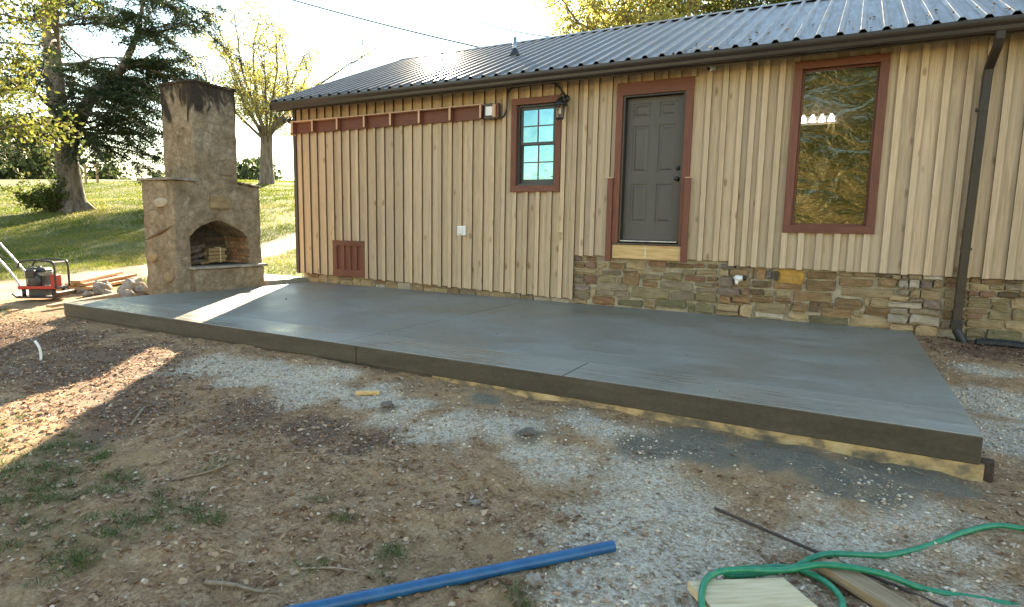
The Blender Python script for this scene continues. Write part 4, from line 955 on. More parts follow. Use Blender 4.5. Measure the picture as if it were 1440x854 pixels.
# ------------------------------------------------------------------ plate compactor
def compactor():
    B = Vector((-1.78,-3.72,-.14)); f = Vector((.80,.60,0)).normalized(); s = Vector((-f.y,f.x,0)); u = Vector((0,0,1))
    def P(a, b, c): return B+f*a+s*b+u*c
    o = empty('plate_compactor', B); tag(o, 'red and black plate compactor with tubular handle at the left edge', 'plate compactor')
    def bx(nm, a, b, c, la, lb, lc, mat, bev=.006): return MB().obox(P(a,b,c), f, la, lb, lc).build(nm, mat, o, bevel=bev)
    m = MB(); pr = [(-.33,.10),(-.26,.03),(.26,.03),(.35,.12),(.33,.135),(.25,.055),(-.25,.055),(-.31,.12)]
    n = len(pr); vs = [P(a,b,c) for b in (-.24,.24) for a, c in pr]
    m.add(vs, [(i,(i+1) % n,(i+1) % n+n,i+n) for i in range(n)]+[tuple(range(n))[::-1], tuple(range(n,2*n))]).build('base_plate', M_RUST, o)
    bx('exciter', -.02, 0, .11, .24, .26, .11, M_ENG); bx('deck', .02, 0, .185, .56, .36, .035, M_ENG); bx('deck_rail', .02, -.185, .20, .56, .02, .05, M_RED)
    for a in (-.2,.24):
        for b in (-.14,.14):
            q = MB(); q.tube([P(a,b,.05),P(a,b,.17)], .03, 8); q.build('rubber_mount', M_BLACK, o, smooth=True)
    bx('engine_block', -.03, -.01, .31, .27, .27, .20, M_ENG, .02); bx('fuel_tank', -.04, .02, .46, .28, .24, .10, M_ENG, .035); bx('air_filter', -.06, -.17, .42, .14, .09, .13, M_BLACK, .02); bx('muffler', .0, .17, .40, .17, .09, .12, M_GALV, .02)
    q = MB(); q.tube([P(-.02,-.15,.31),P(-.02,-.185,.31),P(-.02,-.20,.31)], [.105,.105,.07], 16); q.build('recoil_starter', M_ENG, o, smooth=True)
    for k in range(4): bx('cooling_fin', -.03, -.01, .395+.013*k, .285, .285, .005, M_GALV, 0)
    bx('belt_guard', .24, -.06, .30, .07, .20, .22, M_RED, .02)
    q = MB(); q.tube([P(-.04,.02,.505),P(-.04,.02,.53)], .03, 10); q.build('fuel_cap', M_BLACK, o, smooth=True)
    for b in (-.19,.19):                                         # protective cage
        q = MB(); q.tube(smooth_path([P(.30,b,.19),P(.30,b,.40),P(.29,b,.58),P(.24,b,.62),P(.0,b,.64),P(-.18,b,.61),P(-.24,b,.52)],4), .016, 7); q.build('cage_tube', M_BLACK, o, smooth=True)
    q = MB(); q.tube([P(.27,-.19,.60),P(.27,.19,.60)], .016, 7); q.build('cage_crossbar', M_BLACK, o)
    for b in (-.17,.17):                                         # handle
        q = MB(); q.tube(smooth_path([P(-.22,b,.20),P(-.34,b,.42),P(-.56,b,.72),P(-.70,b,.90),P(-.80,b,.965),P(-1.0,b,.98)],5), .017, 8); q.build('handle_tube', M_GALV, o, smooth=True)
    q = MB(); q.tube([P(-1.0,-.187,.98),P(-1.0,.187,.98)], .018, 8); q.build('handle_grip', M_BLACK, o)
    q = MB(); q.tube([P(-.70,-.17,.90),P(-.70,.17,.90)], .012, 8); q.build('handle_brace', M_GALV, o)
    q = MB(); q.tube(smooth_path([P(-.04,-.1,.5),P(-.2,-.12,.62),P(-.4,-.16,.66),P(-.62,-.19,.82)],5), .006, 6); q.build('throttle_cable', M_BLACK, o, smooth=True)
compactor()

# ------------------------------------------------------------------ lumber, rocks, hoses lying about
def G(x, y): return float(gz(x, y))
def align(o, ang):
    """give a lying piece its own axes so that the grain runs along it"""
    o.data.transform(Matrix.Rotation(-ang, 4, 'Z')); o.rotation_euler.z = ang; return o
def planks():
    a = Vector((-.60,.78,0)).normalized(); s = Vector((a.y,-a.x,0)); rnd = random.Random(9)
    B = Vector((-2.75,-2.35,0))
    lab = ['brown plank at the bottom of the stack by the track, nearest the patio','brown plank in the middle of the bottom layer of the stack','brown plank at the bottom of the stack, farthest from the patio','second layer plank of the stack behind the compactor, near side','second layer plank of the stack behind the compactor, far side','topmost brown plank of the stack behind the compactor']
    k = 0
    for lv, offs in enumerate(((-.20,.0,.20),(-.08,.13),(.02,))):
        for of in offs:
            c = B+s*of+a*rnd.uniform(-.12,.12); L = 2.1-.15*lv+rnd.uniform(-.1,.1); ax = (a+s*rnd.uniform(-.05,.05)).normalized()
            z = G(c.x, c.y)+.03+.07*lv
            o = MB().obox((c.x,c.y,z+.03), ax+Vector((0,0,.01*lv)), L, .15, .05).build('plank', M_PLANK, None, bevel=.004); align(o, math.atan2(ax.y, ax.x))
            tag(o, lab[k], 'plank', 'planks stacked by the track'); k += 1
    p, q = Vector((-1.05,-4.15,0)), Vector((-1.25,-3.1,0)); p.z = G(p.x,p.y)+.05; q.z = G(q.x,q.y)+.09
    tag(MB().obox((p+q)/2+Vector((.42,0,.0)), q-p, 1.1, .12, .04).build('loose_board', M_OLDW, None, bevel=.004), 'grey weathered board lying in front of the plate compactor', 'board')
planks()
def rock(nm, x, y, r, lab, mat=None, flat=.7, seed=0, group=None, sink=.3, cat='rock'):
    rnd = random.Random(seed); vs = []; fs = []; nu, nv = 9, 6
    for j in range(nv+1):
        t = math.pi*j/nv
        for i in range(nu):
            a = 2*math.pi*i/nu; R = r*(1+rnd.uniform(-.24,.24))*(1 if 0 < j < nv else .9)
            if j in (0, nv): a = 0; R = r*.8
            vs.append((x+R*math.sin(t)*math.cos(a)*1.15, y+R*math.sin(t)*math.sin(a), G(x,y)+r*flat*(1-sink)+R*math.cos(t)*flat))
    for j in range(nv):
        for i in range(nu): fs.append((j*nu+i, (j+1)*nu+i, (j+1)*nu+(i+1) % nu, j*nu+(i+1) % nu))
    o = MB().add(vs, fs).build(nm, mat or M_ROCK, None, smooth=False); tag(o, lab, cat, group); return o
RK = [(-1.80,-2.82,.165,'big pale rock between the planks and the patio edge'),(-1.45,-2.62,.11,'angular rock just right of the biggest pale rock'),(-1.55,-2.38,.17,'upright pale rock standing behind the small rubble'),(-1.15,-2.45,.12,'rounded rock closest to the fireplace foot'),(-1.0,-2.80,.10,'small rock at the patio edge, left of the fireplace'),(-1.35,-2.95,.09,'small pale rock in front of the biggest rock'),(-2.15,-2.95,.09,'small rock at the end of the plank stack'),(-1.7,-3.1,.07,'small chip of rock lying right of the compactor'),(-.95,-2.2,.12,'low rock half hidden by grass beside the fireplace')]
for i, (x, y, r, l) in enumerate(RK): rock('rock', x, y, r, l, seed=20+i, group='rocks heaped left of the fireplace', flat=.85)
rock('rock', 8.64, -6.52, .034, 'pale fist sized stone lying beside the blue pipe', seed=40, flat=.75)
rock('rock', 8.05, -6.05, .022, 'small round white stone in the middle of the tan dirt', seed=41, flat=.7)
rock('dirt_clod', 6.68, -5.15, .045, 'dark grey clod on the pale gravel near the wood scrap', M_ST['slate'], .55, 42, cat='clod')
rock('dirt_clod', 7.92, -5.16, .045, 'dark clod crumbling in the middle of the pale gravel', M_ST['slate'], .55, 43, cat='clod')

# blue pipe
a, b = Vector((8.858,-6.14,0)), Vector((7.45,-7.60,0)); a.z = G(a.x,a.y)+.034; b.z = G(b.x,b.y)+.034
m = MB(); n = 16; ax = (b-a).normalized(); u = ax.orthogonal().normalized(); w = ax.cross(u); vs = []
for p, r in ((a,.026),(b,.026),(b,.022),(a,.022)): vs += [p+(u*math.cos(2*math.pi*k/n)+w*math.sin(2*math.pi*k/n))*r for k in range(n)]
m.add(vs, [(j*n+k, j*n+(k+1) % n, ((j+1) % 4)*n+(k+1) % n, ((j+1) % 4)*n+k) for j in range(4) for k in range(n)])
o = m.build('blue_pipe', M_BLUE, None, smooth=True); tag(o, 'blue plastic pipe lying on the dirt in the foreground', 'pipe')
for p in o.data.polygons: p.use_smooth = True
b_ = o.modifiers.new('split', 'EDGE_SPLIT'); b_.split_angle = math.radians(50)

# scrap lumber under the hose
def slab(nm, quad, z, th, mat, lab, cat='board'):
    top = [Vector((x,y,z+dz)) for x, y, dz in quad]; bot = [v-Vector((0,0,th)) for v in top]
    o = MB().add(top+bot, [(0,1,2,3)[::-1],(4,5,6,7),(0,1,5,4),(1,2,6,5),(2,3,7,6),(3,0,4,7)]).build(nm, mat, None, bevel=.003)
    align(o, math.atan2(quad[1][1]-quad[0][1], quad[1][0]-quad[0][0]) if (quad[1][0]-quad[0][0]) > .2 else math.atan2(quad[2][1]-quad[1][1], quad[2][0]-quad[1][0]))
    tag(o, lab, cat); return o
slab('scrap_board', [(9.22,-6.265,0),(9.565,-6.045,.004),(9.70,-6.19,.004),(9.36,-6.42,0)], -.262, .042, M_RAWY, 'pale square cut board under the green hose')
slab('scrap_board', [(9.686,-5.865,.002),(9.752,-5.78,.002),(10.16,-6.10,.0),(10.09,-6.19,.0)], -.250, .04, M_OLDW, 'long weathered board slanting out of the picture under the hose')
slab('scrap_board', [(9.30,-6.41,0),(9.64,-6.16,0),(9.80,-6.20,0),(9.45,-6.50,0)], -.308, .04, M_OLDW, 'weathered board lying beneath the pale square cut board')
# steel rod
a, b = Vector((9.199,-5.54,0)), Vector((10.30,-5.945,0)); a.z = G(a.x,a.y)+.012; b.z = G(b.x,b.y)+.012
m = MB(); m.tube([a+(b-a)*t for t in [i/24 for i in range(25)]], [.0075+.001*(i % 2) for i in range(25)], 7); tag(m.build('steel_rod', M_RUST, None), 'dark rusty steel rod lying on the gravel behind the hose', 'rod')
# green hose, one continuous run
HA = [(11.2,-4.9,.03),(10.8,-4.95,.03),(10.562,-5.014,.035),(10.444,-5.055,.04),(10.311,-5.188,.04),(10.166,-5.369,.035),(10.055,-5.494,.03),(9.949,-5.598,.035),(9.834,-5.689,.055),(9.733,-5.756,.065),(9.666,-5.817,.06),(9.60,-5.895,.04),(9.50,-5.985,.035),(9.40,-6.07,.04),(9.36,-6.10,.045),(9.345,-6.098,.05),(9.375,-6.06,.05),(9.407,-6.023,.045),(9.469,-5.955,.03),(9.545,-5.906,.03),(9.625,-5.898,.035),(9.716,-5.949,.045),(9.77,-6.024,.05),(9.786,-6.11,.055),(9.76,-6.25,.04),(9.68,-6.45,.03),(9.50,-6.58,.03),(9.36,-6.52,.04),(9.306,-6.40,.075),(9.288,-6.306,.085),(9.290,-6.235,.085),(9.320,-6.165,.085),(9.395,-6.095,.08),(9.563,-5.99,.07),(9.70,-5.90,.085),(9.84,-5.865,.09),(9.96,-5.835,.075),(10.092,-5.795,.035),(10.289,-5.753,.03),(10.42,-5.731,.03),(10.8,-5.66,.03),(11.2,-5.58,.03)]
m = MB(); pts = smooth_path([(x, y, float(gz0(x,y))+h-.006) for x, y, h in HA], 7)
m.tube(pts, .0135, 10); tag(m.build('garden_hose', M_HOSE, None, smooth=True), 'green garden hose looped over scrap boards at the lower right', 'hose')
# form board, stake, scraps, sticks
m = MB(); xs = np.linspace(6.5, XR+.02, 30); rnd = random.Random(6); vs = []
for x in xs:
    t = -.17-.006*rnd.random(); vs += [(x,-D+.006,t),(x,-D+.05,t),(x,-D+.05,-.33),(x,-D+.006-rnd.uniform(0,.004),-.33)]
fs = [(i*4+k, i*4+4+k, i*4+4+(k+1) % 4, i*4+(k+1) % 4) for i in range(29) for k in range(4)]+[(0,1,2,3),(119,118,117,116)]
m.add(vs, fs)
m.build('form_board', pmat('stained_form_board', [(.30,(.10,.085,.06)),(.44,(.20,.15,.09)),(.55,(.42,.29,.13)),(.75,(.56,.43,.24))], (3.0,5,5), 2.2, 6, .8, .4, .004, rand=False), None)
tag(bpy.data.objects['form_board'], 'yellowish concrete stained form board under the patio front edge', 'form board')
tag(MB().box(XR+.005, XR+.075, -D+.04, -D+.085, -.36, -.15).build('form_stake', M_RUST, None, bevel=.004), 'short dark stake at the right front corner of the patio', 'stake')
p, q = Vector((6.187,-4.989,0)), Vector((6.372,-4.868,0))
tag(MB().obox(((p+q)/2)+Vector((0,0,G(6.28,-4.93)+.018)), q-p, .20, .045, .028).build('wood_scrap', M_RAW, None, bevel=.004), 'short orange brown wood scrap on the pale gravel by the patio', 'wood scrap')
m = MB(); z = G(2.5,-5.64); m.tube(smooth_path([(2.50,-5.64,z-.03),(2.51,-5.64,z+.08),(2.50,-5.65,z+.15),(2.46,-5.66,z+.20)],5), .013, 8)
tag(m.build('white_pipe_stub', M_WHITE, None, smooth=True), 'thin bent white pipe stub sticking out of the dirt at left', 'pipe')
def twig(pts, r, lab):
    P = smooth_path([(x, y, G(x,y)+h) for x, y, h in pts], 5); n = len(P)
    m = MB(); m.tube(P, [r*(1-.6*i/n) for i in range(n)], 6); tag(m.build('twig', M_TWIG, None, smooth=True), lab, 'twig', 'dry sticks on the dirt')
twig([(7.40,-7.18,.012),(7.52,-7.13,.016),(7.64,-7.12,.014),(7.76,-7.09,.01)], .011, 'thickest dry stick lying near the bottom edge of the picture')
twig([(7.70,-6.93,.01),(7.82,-6.86,.02),(7.93,-6.82,.012)], .006, 'thin dry stick just left of the blue pipe end of view')
twig([(7.95,-6.98,.012),(8.06,-6.90,.02),(8.20,-6.86,.01)], .009, 'crooked dry stick beside the grass near the blue pipe')
twig([(6.35,-6.62,.01),(6.45,-6.52,.016),(6.50,-6.40,.01)], .009, 'pale stick beside the grass tufts in the shaded dirt')
twig([(5.25,-6.28,.01),(5.10,-6.12,.02),(4.98,-6.02,.012)], .012, 'short stick along the edge of the sunlit strip')

# ------------------------------------------------------------------ wires
for nm, a, b, lab in (('overhead_wire', Vector((-14.73, 5.52, 11.33)), Vector((0.80, 7.38, 6.14)), 'upper left overhead wire sloping down to the roof ridge'), ('overhead_wire', Vector((-11.63, 22.77, 13.73)), Vector((0.38, 12.39, 7.96)), 'short length of overhead wire just above the roof near the tree')):
    m = MB(); m.tube([a+(b-a)*t+Vector((0,0,-.9*t*(1-t))) for t in [i/16 for i in range(17)]], .022, 6)
    tag(m.build(nm, M_WIRE, None, smooth=True), lab, 'wire', 'overhead wires')

# ------------------------------------------------------------------ trees
class Tree:
    def __init__(s, seed): s.r = np.random.default_rng(seed); s.mb = MB(); s.tips = []
    def limb(s, p, d, L, r0, r1, wob=.12, grav=0.0, n=7, sides=7):
        p = np.array(p, float); d = unit(np.array(d, float)); pts = [p.copy()]
        for i in range(n):
            d = unit(d+s.r.normal(size=3)*wob+np.array([0,0,grav])); p = p+d*L/n; pts.append(p.copy())
        s.mb.tube([tuple(q) for q in pts], [r0+(r1-r0)*i/n for i in range(n+1)], sides, cap=False); return pts, d
    def branchy(s, p, d, L, r, level, leafn, grav=0.0, spread=.8, kids=4, wob=.14):
        pts, dd = s.limb(p, d, L, r, r*.45, wob, grav, 6, 6 if level > 1 else 4)
        if level == 0:
            for q in pts[2:]: s.tips.append((q, leafn))
            return
        for k in range(kids):
            t = s.r.uniform(.35, 1.0); q = pts[min(int(t*6), 6)]
            nd = unit(dd+s.r.normal(size=3)*spread)
            s.branchy(q, nd, L*s.r.uniform(.5,.75), r*.5, level-1, leafn, grav, spread, kids, wob)
def foliage(tips, rng, sp, size, keep=lambda P: np.ones(len(P), bool), aspect=.55, flat=None):
    C = np.array([t[0] for t in tips]); n = np.array([t[1] for t in tips])
    P = np.repeat(C, n, 0); P = P+rng.normal(size=P.shape)*np.array(sp)
    P = P[keep(P)]; cl = np.repeat(rng.uniform(0,1,len(C)), n)[:len(P)]
    t = np.clip(.55*cl+.45*rng.uniform(0,1,len(P)), 0, 1)
    return cards(P, rng.uniform(size[0], size[1], len(P)), t, aspect, flat, rng)
def finish_tree(T, name, base, leafmat_, sp, size, lab, cat='tree', group=None, barkm=None, flat=None, crown=True, aspect=.55, keep=lambda P: np.ones(len(P), bool)):
    o = empty(name, base); tag(o, lab, cat, group)
    T.mb.build('trunk', barkm or M_BARK, o, smooth=True, origin=base)
    if crown and T.tips:
        v, f, t = foliage(T.tips, T.r, sp, size, keep, aspect, flat); npmesh('crown', v, f, leafmat_, o, t, origin=base)
    return o
M_BARK = pmat('tree_bark', [(.3,(.055,.042,.033)),(.5,(.13,.105,.082)),(.75,(.24,.20,.165))], (5,5,.9), 1.2, 7, .95, .9, .05, tint=.1)
M_BARKP = pmat('pale_bark', [(.3,(.13,.10,.075)),(.6,(.28,.225,.17)),(.8,(.40,.34,.27))], (4,4,1), 1.2, 6, .9, .6, .03, tint=.1)

def cedar():
    T = Tree(5); b = np.array([-24.1, 7.45, 0.0]); b[2] = G(b[0], b[1])-.15
    R = np.array([.878,.478,0]); Fd = np.array([-.478,.878,0])     # across the view, away from it
    def W(a, h, c=0): return b+R*a+Fd*c+np.array([0,0,h])
    # root flare and trunk
    T.mb.tube([tuple(W(*p)) for p in ((.1,-.2),(.06,.25),(.02,.8),(-.05,2.0),(-.12,3.4),(-.35,5.5),(-.4,8),(-.3,11),(-.3,14),(-.3,18))], [.92,.72,.58,.50,.45,.40,.36,.30,.20,.08], 14, cap=False)
    T.mb.tube([tuple(W(*p)) for p in ((.0,3.0),(.35,4.0),(.95,5.0),(1.5,5.9),(2.3,6.4),(3.0,7.1),(3.8,8.6),(4.2,10.5))], [.40,.36,.30,.26,.22,.18,.12,.05], 9, cap=False)
    for i in range(4):
        a = i*1.6+.4; T.mb.tube([tuple(W(.3*math.cos(a),.6,.3*math.sin(a))), tuple(W(.9*math.cos(a),.12,.9*math.sin(a))), tuple(W(1.5*math.cos(a),-.12,1.5*math.sin(a)))], [.30,.18,.05], 7, cap=False)
    r = T.r
    # long level boughs with drooping sprays
    for i in range(74):
        h = 3.4+13*r.uniform(0,1)**1.15; a = r.uniform(0, 2*math.pi)
        L = (1-h/21)*6.6*r.uniform(.65,1.15)+1.2
        d = R*math.cos(a)+Fd*math.sin(a)+np.array([0,0,r.uniform(-.12,.35)])
        o = W(-.3+.1*r.normal(), h)
        pts, dd = T.limb(o, d, L, .10*(1-h/24), .02, .10, -.035, 8, 5)
        for j in range(2, 9):
            for k in range(3):
                sd = unit(unit(dd*.6+r.normal(size=3)*np.array([.8,.8,.25]))+np.array([0,0,-.18]))
                sp, _ = T.limb(pts[j], sd, r.uniform(.5,1.3), .018, .006, .16, -.05, 4, 3)
                for q in sp[1:]: T.tips.append((q, 13))
    for i in range(30):                                           # boughs of the right hand limb
        o = W(*[(2.3,6.4),(3.0,7.1),(3.8,8.6),(4.2,10.5),(1.5,5.9)][i % 5]); a = r.uniform(-1.2,1.9)
        d = R*math.cos(a)+Fd*math.sin(a)*.8+np.array([0,0,r.uniform(-.2,.45)])
        pts, dd = T.limb(o, d, r.uniform(2.2,4.6), .07, .015, .13, -.06, 8, 5)
        for j in range(2, 9):
            for k in range(3):
                sd = unit(unit(dd*.6+r.normal(size=3)*np.array([.8,.8,.3]))+np.array([0,0,-.2]))
                sp, _ = T.limb(pts[j], sd, r.uniform(.4,1.1), .018, .006, .16, -.06, 4, 3)
                for q in sp[1:]: T.tips.append((q, 13))
    for i in range(22):                                           # low drooping boughs
        o = W(*[(.35,4.0),(.95,5.0),(-.15,3.9),(-.3,5.0),(1.5,5.9)][i % 5]); a = r.uniform(-.9,.9)+(math.pi if i % 5 in (2,3) and i % 2 else 0)
        d = R*math.cos(a)+Fd*math.sin(a)+np.array([0,0,r.uniform(-.25,.1)])
        pts, dd = T.limb(o, d, r.uniform(2.5,5.5), .06, .012, .10, -.045, 8, 5)
        for j in range(3, 9):
            for k in range(3):
                sd = unit(unit(dd*.6+r.normal(size=3)*np.array([.7,.7,.3]))+np.array([0,0,-.35]))
                sp, _ = T.limb(pts[j], sd, r.uniform(.4,1.2), .016, .005, .16, -.07, 4, 3)
                for q in sp[1:]: T.tips.append((q, 11))
    finish_tree(T, 'cedar_tree', tuple(b), M_CEDAR, (.11,.11,.07), (.08,.18), 'large dark cedar with forked trunk on the grassy slope at left', flat=.5, aspect=.38)
    # bush at its foot
    S2 = Tree(8); p = W(-.75,0.1,-.7)
    for i in range(22):
        a = r.uniform(0,2*math.pi); S2.branchy(p, (math.cos(a)*.6,math.sin(a)*.6,.9), r.uniform(.7,1.5), .02, 1, 12, -.02, .7, 3)
    finish_tree(S2, 'leafy_bush', tuple(p), M_GREENL, (.12,.12,.12), (.09,.18), 'leafy bush growing against the foot of the cedar trunk', 'bush')
cedar()
def maple():
    T = Tree(14); d0 = 54.0; az = math.radians(-50.5); b = np.array([CAM[0]+d0*math.sin(az), CAM[1]+d0*math.cos(az), 0]); b[2] = G(b[0],b[1])-.2
    r = T.r
    T.mb.tube([tuple(b+np.array(p)) for p in ((0,0,-.2),(0,0,.3),(0,0,1.2),(.05,0,2.8),(.1,.05,4.0))], [.85,.62,.52,.48,.46], 12, cap=False)
    for i in range(17):
        a = i*2*math.pi/17*3+r.uniform(-.3,.3); t = r.uniform(.4,1.9)
        o = b+np.array([.08,.03,r.uniform(3.2,4.3)])
        pts, dd = T.limb(o, (math.cos(a)*t, math.sin(a)*t, 1.0), r.uniform(6.5,12.2), .13, .026, .085, .035, 9, 6)
        for j in range(2, 10):
            for k in range(2):
                T.branchy(pts[j], unit(dd+r.normal(size=3)*.8), r.uniform(1.2,3.0), .030, 1, (4 if pts[j][2]-b[2] < 10.5 else 2), .02, .75, 4)
    finish_tree(T, 'autumn_tree', tuple(b), M_AUT, (.26,.26,.22), (.11,.22), 'sparse yellowing tree with bare upper twigs left of the house', barkm=M_BARK)
maple()
def yellow_tree():
    T = Tree(23); r = T.r; d0 = 17.5; az = math.radians(-75.5); b = np.array([CAM[0]+d0*math.sin(az), CAM[1]+d0*math.cos(az), 0]); b[2] = G(b[0],b[1])-.2
    T.mb.tube([tuple(b+np.array(p)) for p in ((0,0,-.2),(0,0,.4),(.05,.05,2),(.1,.1,4),(.1,.2,7))], [.32,.25,.21,.17,.07], 10, cap=False)
    R = np.array([.878,.478,0]); Fd = np.array([-.478,.878,0])
    for i in range(40):
        a = r.uniform(0, 2*math.pi); h = r.uniform(2.8,7.4)
        d = R*math.cos(a)+Fd*math.sin(a)+np.array([0,0,r.uniform(.0,.5)])
        pts, dd = T.limb(b+np.array([.1,.1,h]), d, r.uniform(1.8,3.5), .05, .012, .12, -.02, 6, 5)
        for j in range(2,7):
            for k in range(2): T.branchy(pts[j], unit(dd+r.normal(size=3)*.8), r.uniform(.4,.9), .012, 0, 15, -.05)
    cx = b+np.array([0,0,0])
    def keep(P):                                                   # crown edge stops short of the cedar trunk
        return ((P-cx)@R < 3.35)
    finish_tree(T, 'yellow_leaved_tree', tuple(b), M_YELL, (.16,.16,.16), (.07,.14), 'sunlit yellow green tree hanging in from the upper left edge', keep=keep)
yellow_tree()
def broad(seed, name, x, y, H, cw, mat, lab, leafn, lsize, nb=16, bark=None, group=None, low=.35):
    T = Tree(seed); r = T.r; b = np.array([x, y, G(x,y)-.2])
    T.mb.tube([tuple(b+np.array(p)) for p in ((0,0,-.2),(0,0,.4),(.05,.0,H*.2),(.1,.05,H*.45),(.1,0,H*.8))], [H*.045,H*.033,H*.027,H*.02,H*.006], 9, cap=False)
    for i in range(nb):
        a = i*2.4+r.uniform(-.4,.4); h = H*r.uniform(low,.72); t = 1-(abs(h/H-.5))*.8
        pts, dd = T.limb(b+np.array([.08,.02,h]), (math.cos(a), math.sin(a), r.uniform(.25,.8)), cw*t*r.uniform(.7,1.1), H*.012, H*.003, .11, .0, 7, 5)
        for j in range(2,8):
            for k in range(2): T.branchy(pts[j], unit(dd+r.normal(size=3)*.75), r.uniform(.12,.2)*H*.8, H*.0035, 1, leafn, .0, .8, 3)
    return finish_tree(T, name, tuple(b), mat, (lsize*1.4,)*3, (lsize*.7,lsize*1.5), lab, group=group, barkm=bark)
broad(31, 'autumn_tree', 1.2, 19.5, 14.0, 4.2, M_AUT, 'leafy autumn tree top showing over the roof ridge in the middle', 7, .17)
broad(32, 'autumn_tree', 6.0, 21.5, 13.2, 3.4, M_GREENL, 'tree top just showing over the roof at the upper edge, right of the middle', 6, .17)
# the yard behind the viewpoint, seen mirrored in the window film
for i, (x, y, H, w) in enumerate(((6.6,-27.,13,4.6),(10.0,-29,15,5.2),(13.6,-26,12,4.4),(8.6,-34,17,5.5),(17.5,-31,14,5))):
    broad(50+i, 'shade_tree', x, y, H, w, M_GREENL, ['sunlit green tree mirrored at the left of the window film','tall yellowing tree mirrored in the middle of the window film','sunlit green tree mirrored at the right of the window film','tallest back tree mirrored in the window film','green tree mirrored at the far right edge of the film'][i], 11, .26, 16, M_BARKP, 'trees across the yard', .18)
# a gabled shed across the yard, mirrored in the small window
def shed():
    o = empty('shed', (-12.5,-37,-.6)); tag(o, 'gabled shed across the yard, mirrored in the small sash window', 'shed')
    x0, x1, y0, y1 = -16.5, -8.5, -42, -35; z0 = G(-12,-36)-.3
    MB().box(x0, x1, y0, y1, z0, z0+3.0).build('wall', M_SID, o)
    MB().add([(x0-.3,y0-.3,z0+2.95),(x1+.3,y0-.3,z0+2.95),(-12.5,y0-.3,z0+5.6),(x0-.3,y1+.3,z0+2.95),(x1+.3,y1+.3,z0+2.95),(-12.5,y1+.3,z0+5.6)], [(0,2,1),(3,4,5),(0,3,5,2),(1,2,5,4),(0,1,4,3)]).build('roof', M_ROOF, o)
    MB().box(-13.6, -11.4, y1, y1+.06, z0, z0+2.3).build('door', M_TRIM, o)
shed()
# posts on the slope
for i, (u_, l) in enumerate(((124.5,'left one of two thin posts on the far slope'),(140,'right hand thin post with cross bar on the far slope'))):
    az = math.radians(-63.5+.75*i); d0 = 62; x, y = CAM[0]+d0*math.sin(az), CAM[1]+d0*math.cos(az); z = G(x,y)
    o = empty('field_post', (x,y,z)); tag(o, l, 'post', 'posts on the slope')
    MB().box(x-.07, x+.07, y-.07, y+.07, z-.2, z+1.5).build('post', M_OLDW, o)
    MB().box(x-.45 if i else x-.25, x+.45 if i else x+.25, y-.04, y+.04, z+1.5, z+1.62).build('cross_bar', M_OLDW, o)
# far woods: one mass of crowns along the skyline
def woods():
    r = np.random.default_rng(77); P = []; tn = []
    for i in range(520):
        az = math.radians(r.uniform(-84,-36)); d0 = r.uniform(110,240)
        x, y = CAM[0]+d0*math.sin(az), CAM[1]+d0*math.cos(az); zb = G(x,y)
        H = r.uniform(6.5,10.5)*(1+.25*math.sin(math.degrees(az)*.45)); n = 420
        u = unit(r.normal(size=(n,3)))*np.cbrt(r.uniform(.25,1,(n,1)))
        p = np.array([x,y,zb+H*.55])+u*np.array([H*.42,H*.42,H*.52]); P.append(p); tn.append(np.clip(r.uniform(0,.6)+r.uniform(0,.5,n),0,1))
    P = np.concatenate(P); t = np.concatenate(tn)
    v, f, t = cards(P, r.uniform(.55,1.2,len(P)), t, .8, None, r)
    tag(npmesh('far_woods', v, f, M_WOODS, None, t), 'distant line of woods along the top of the slope', 'woods', kind='stuff')
woods()

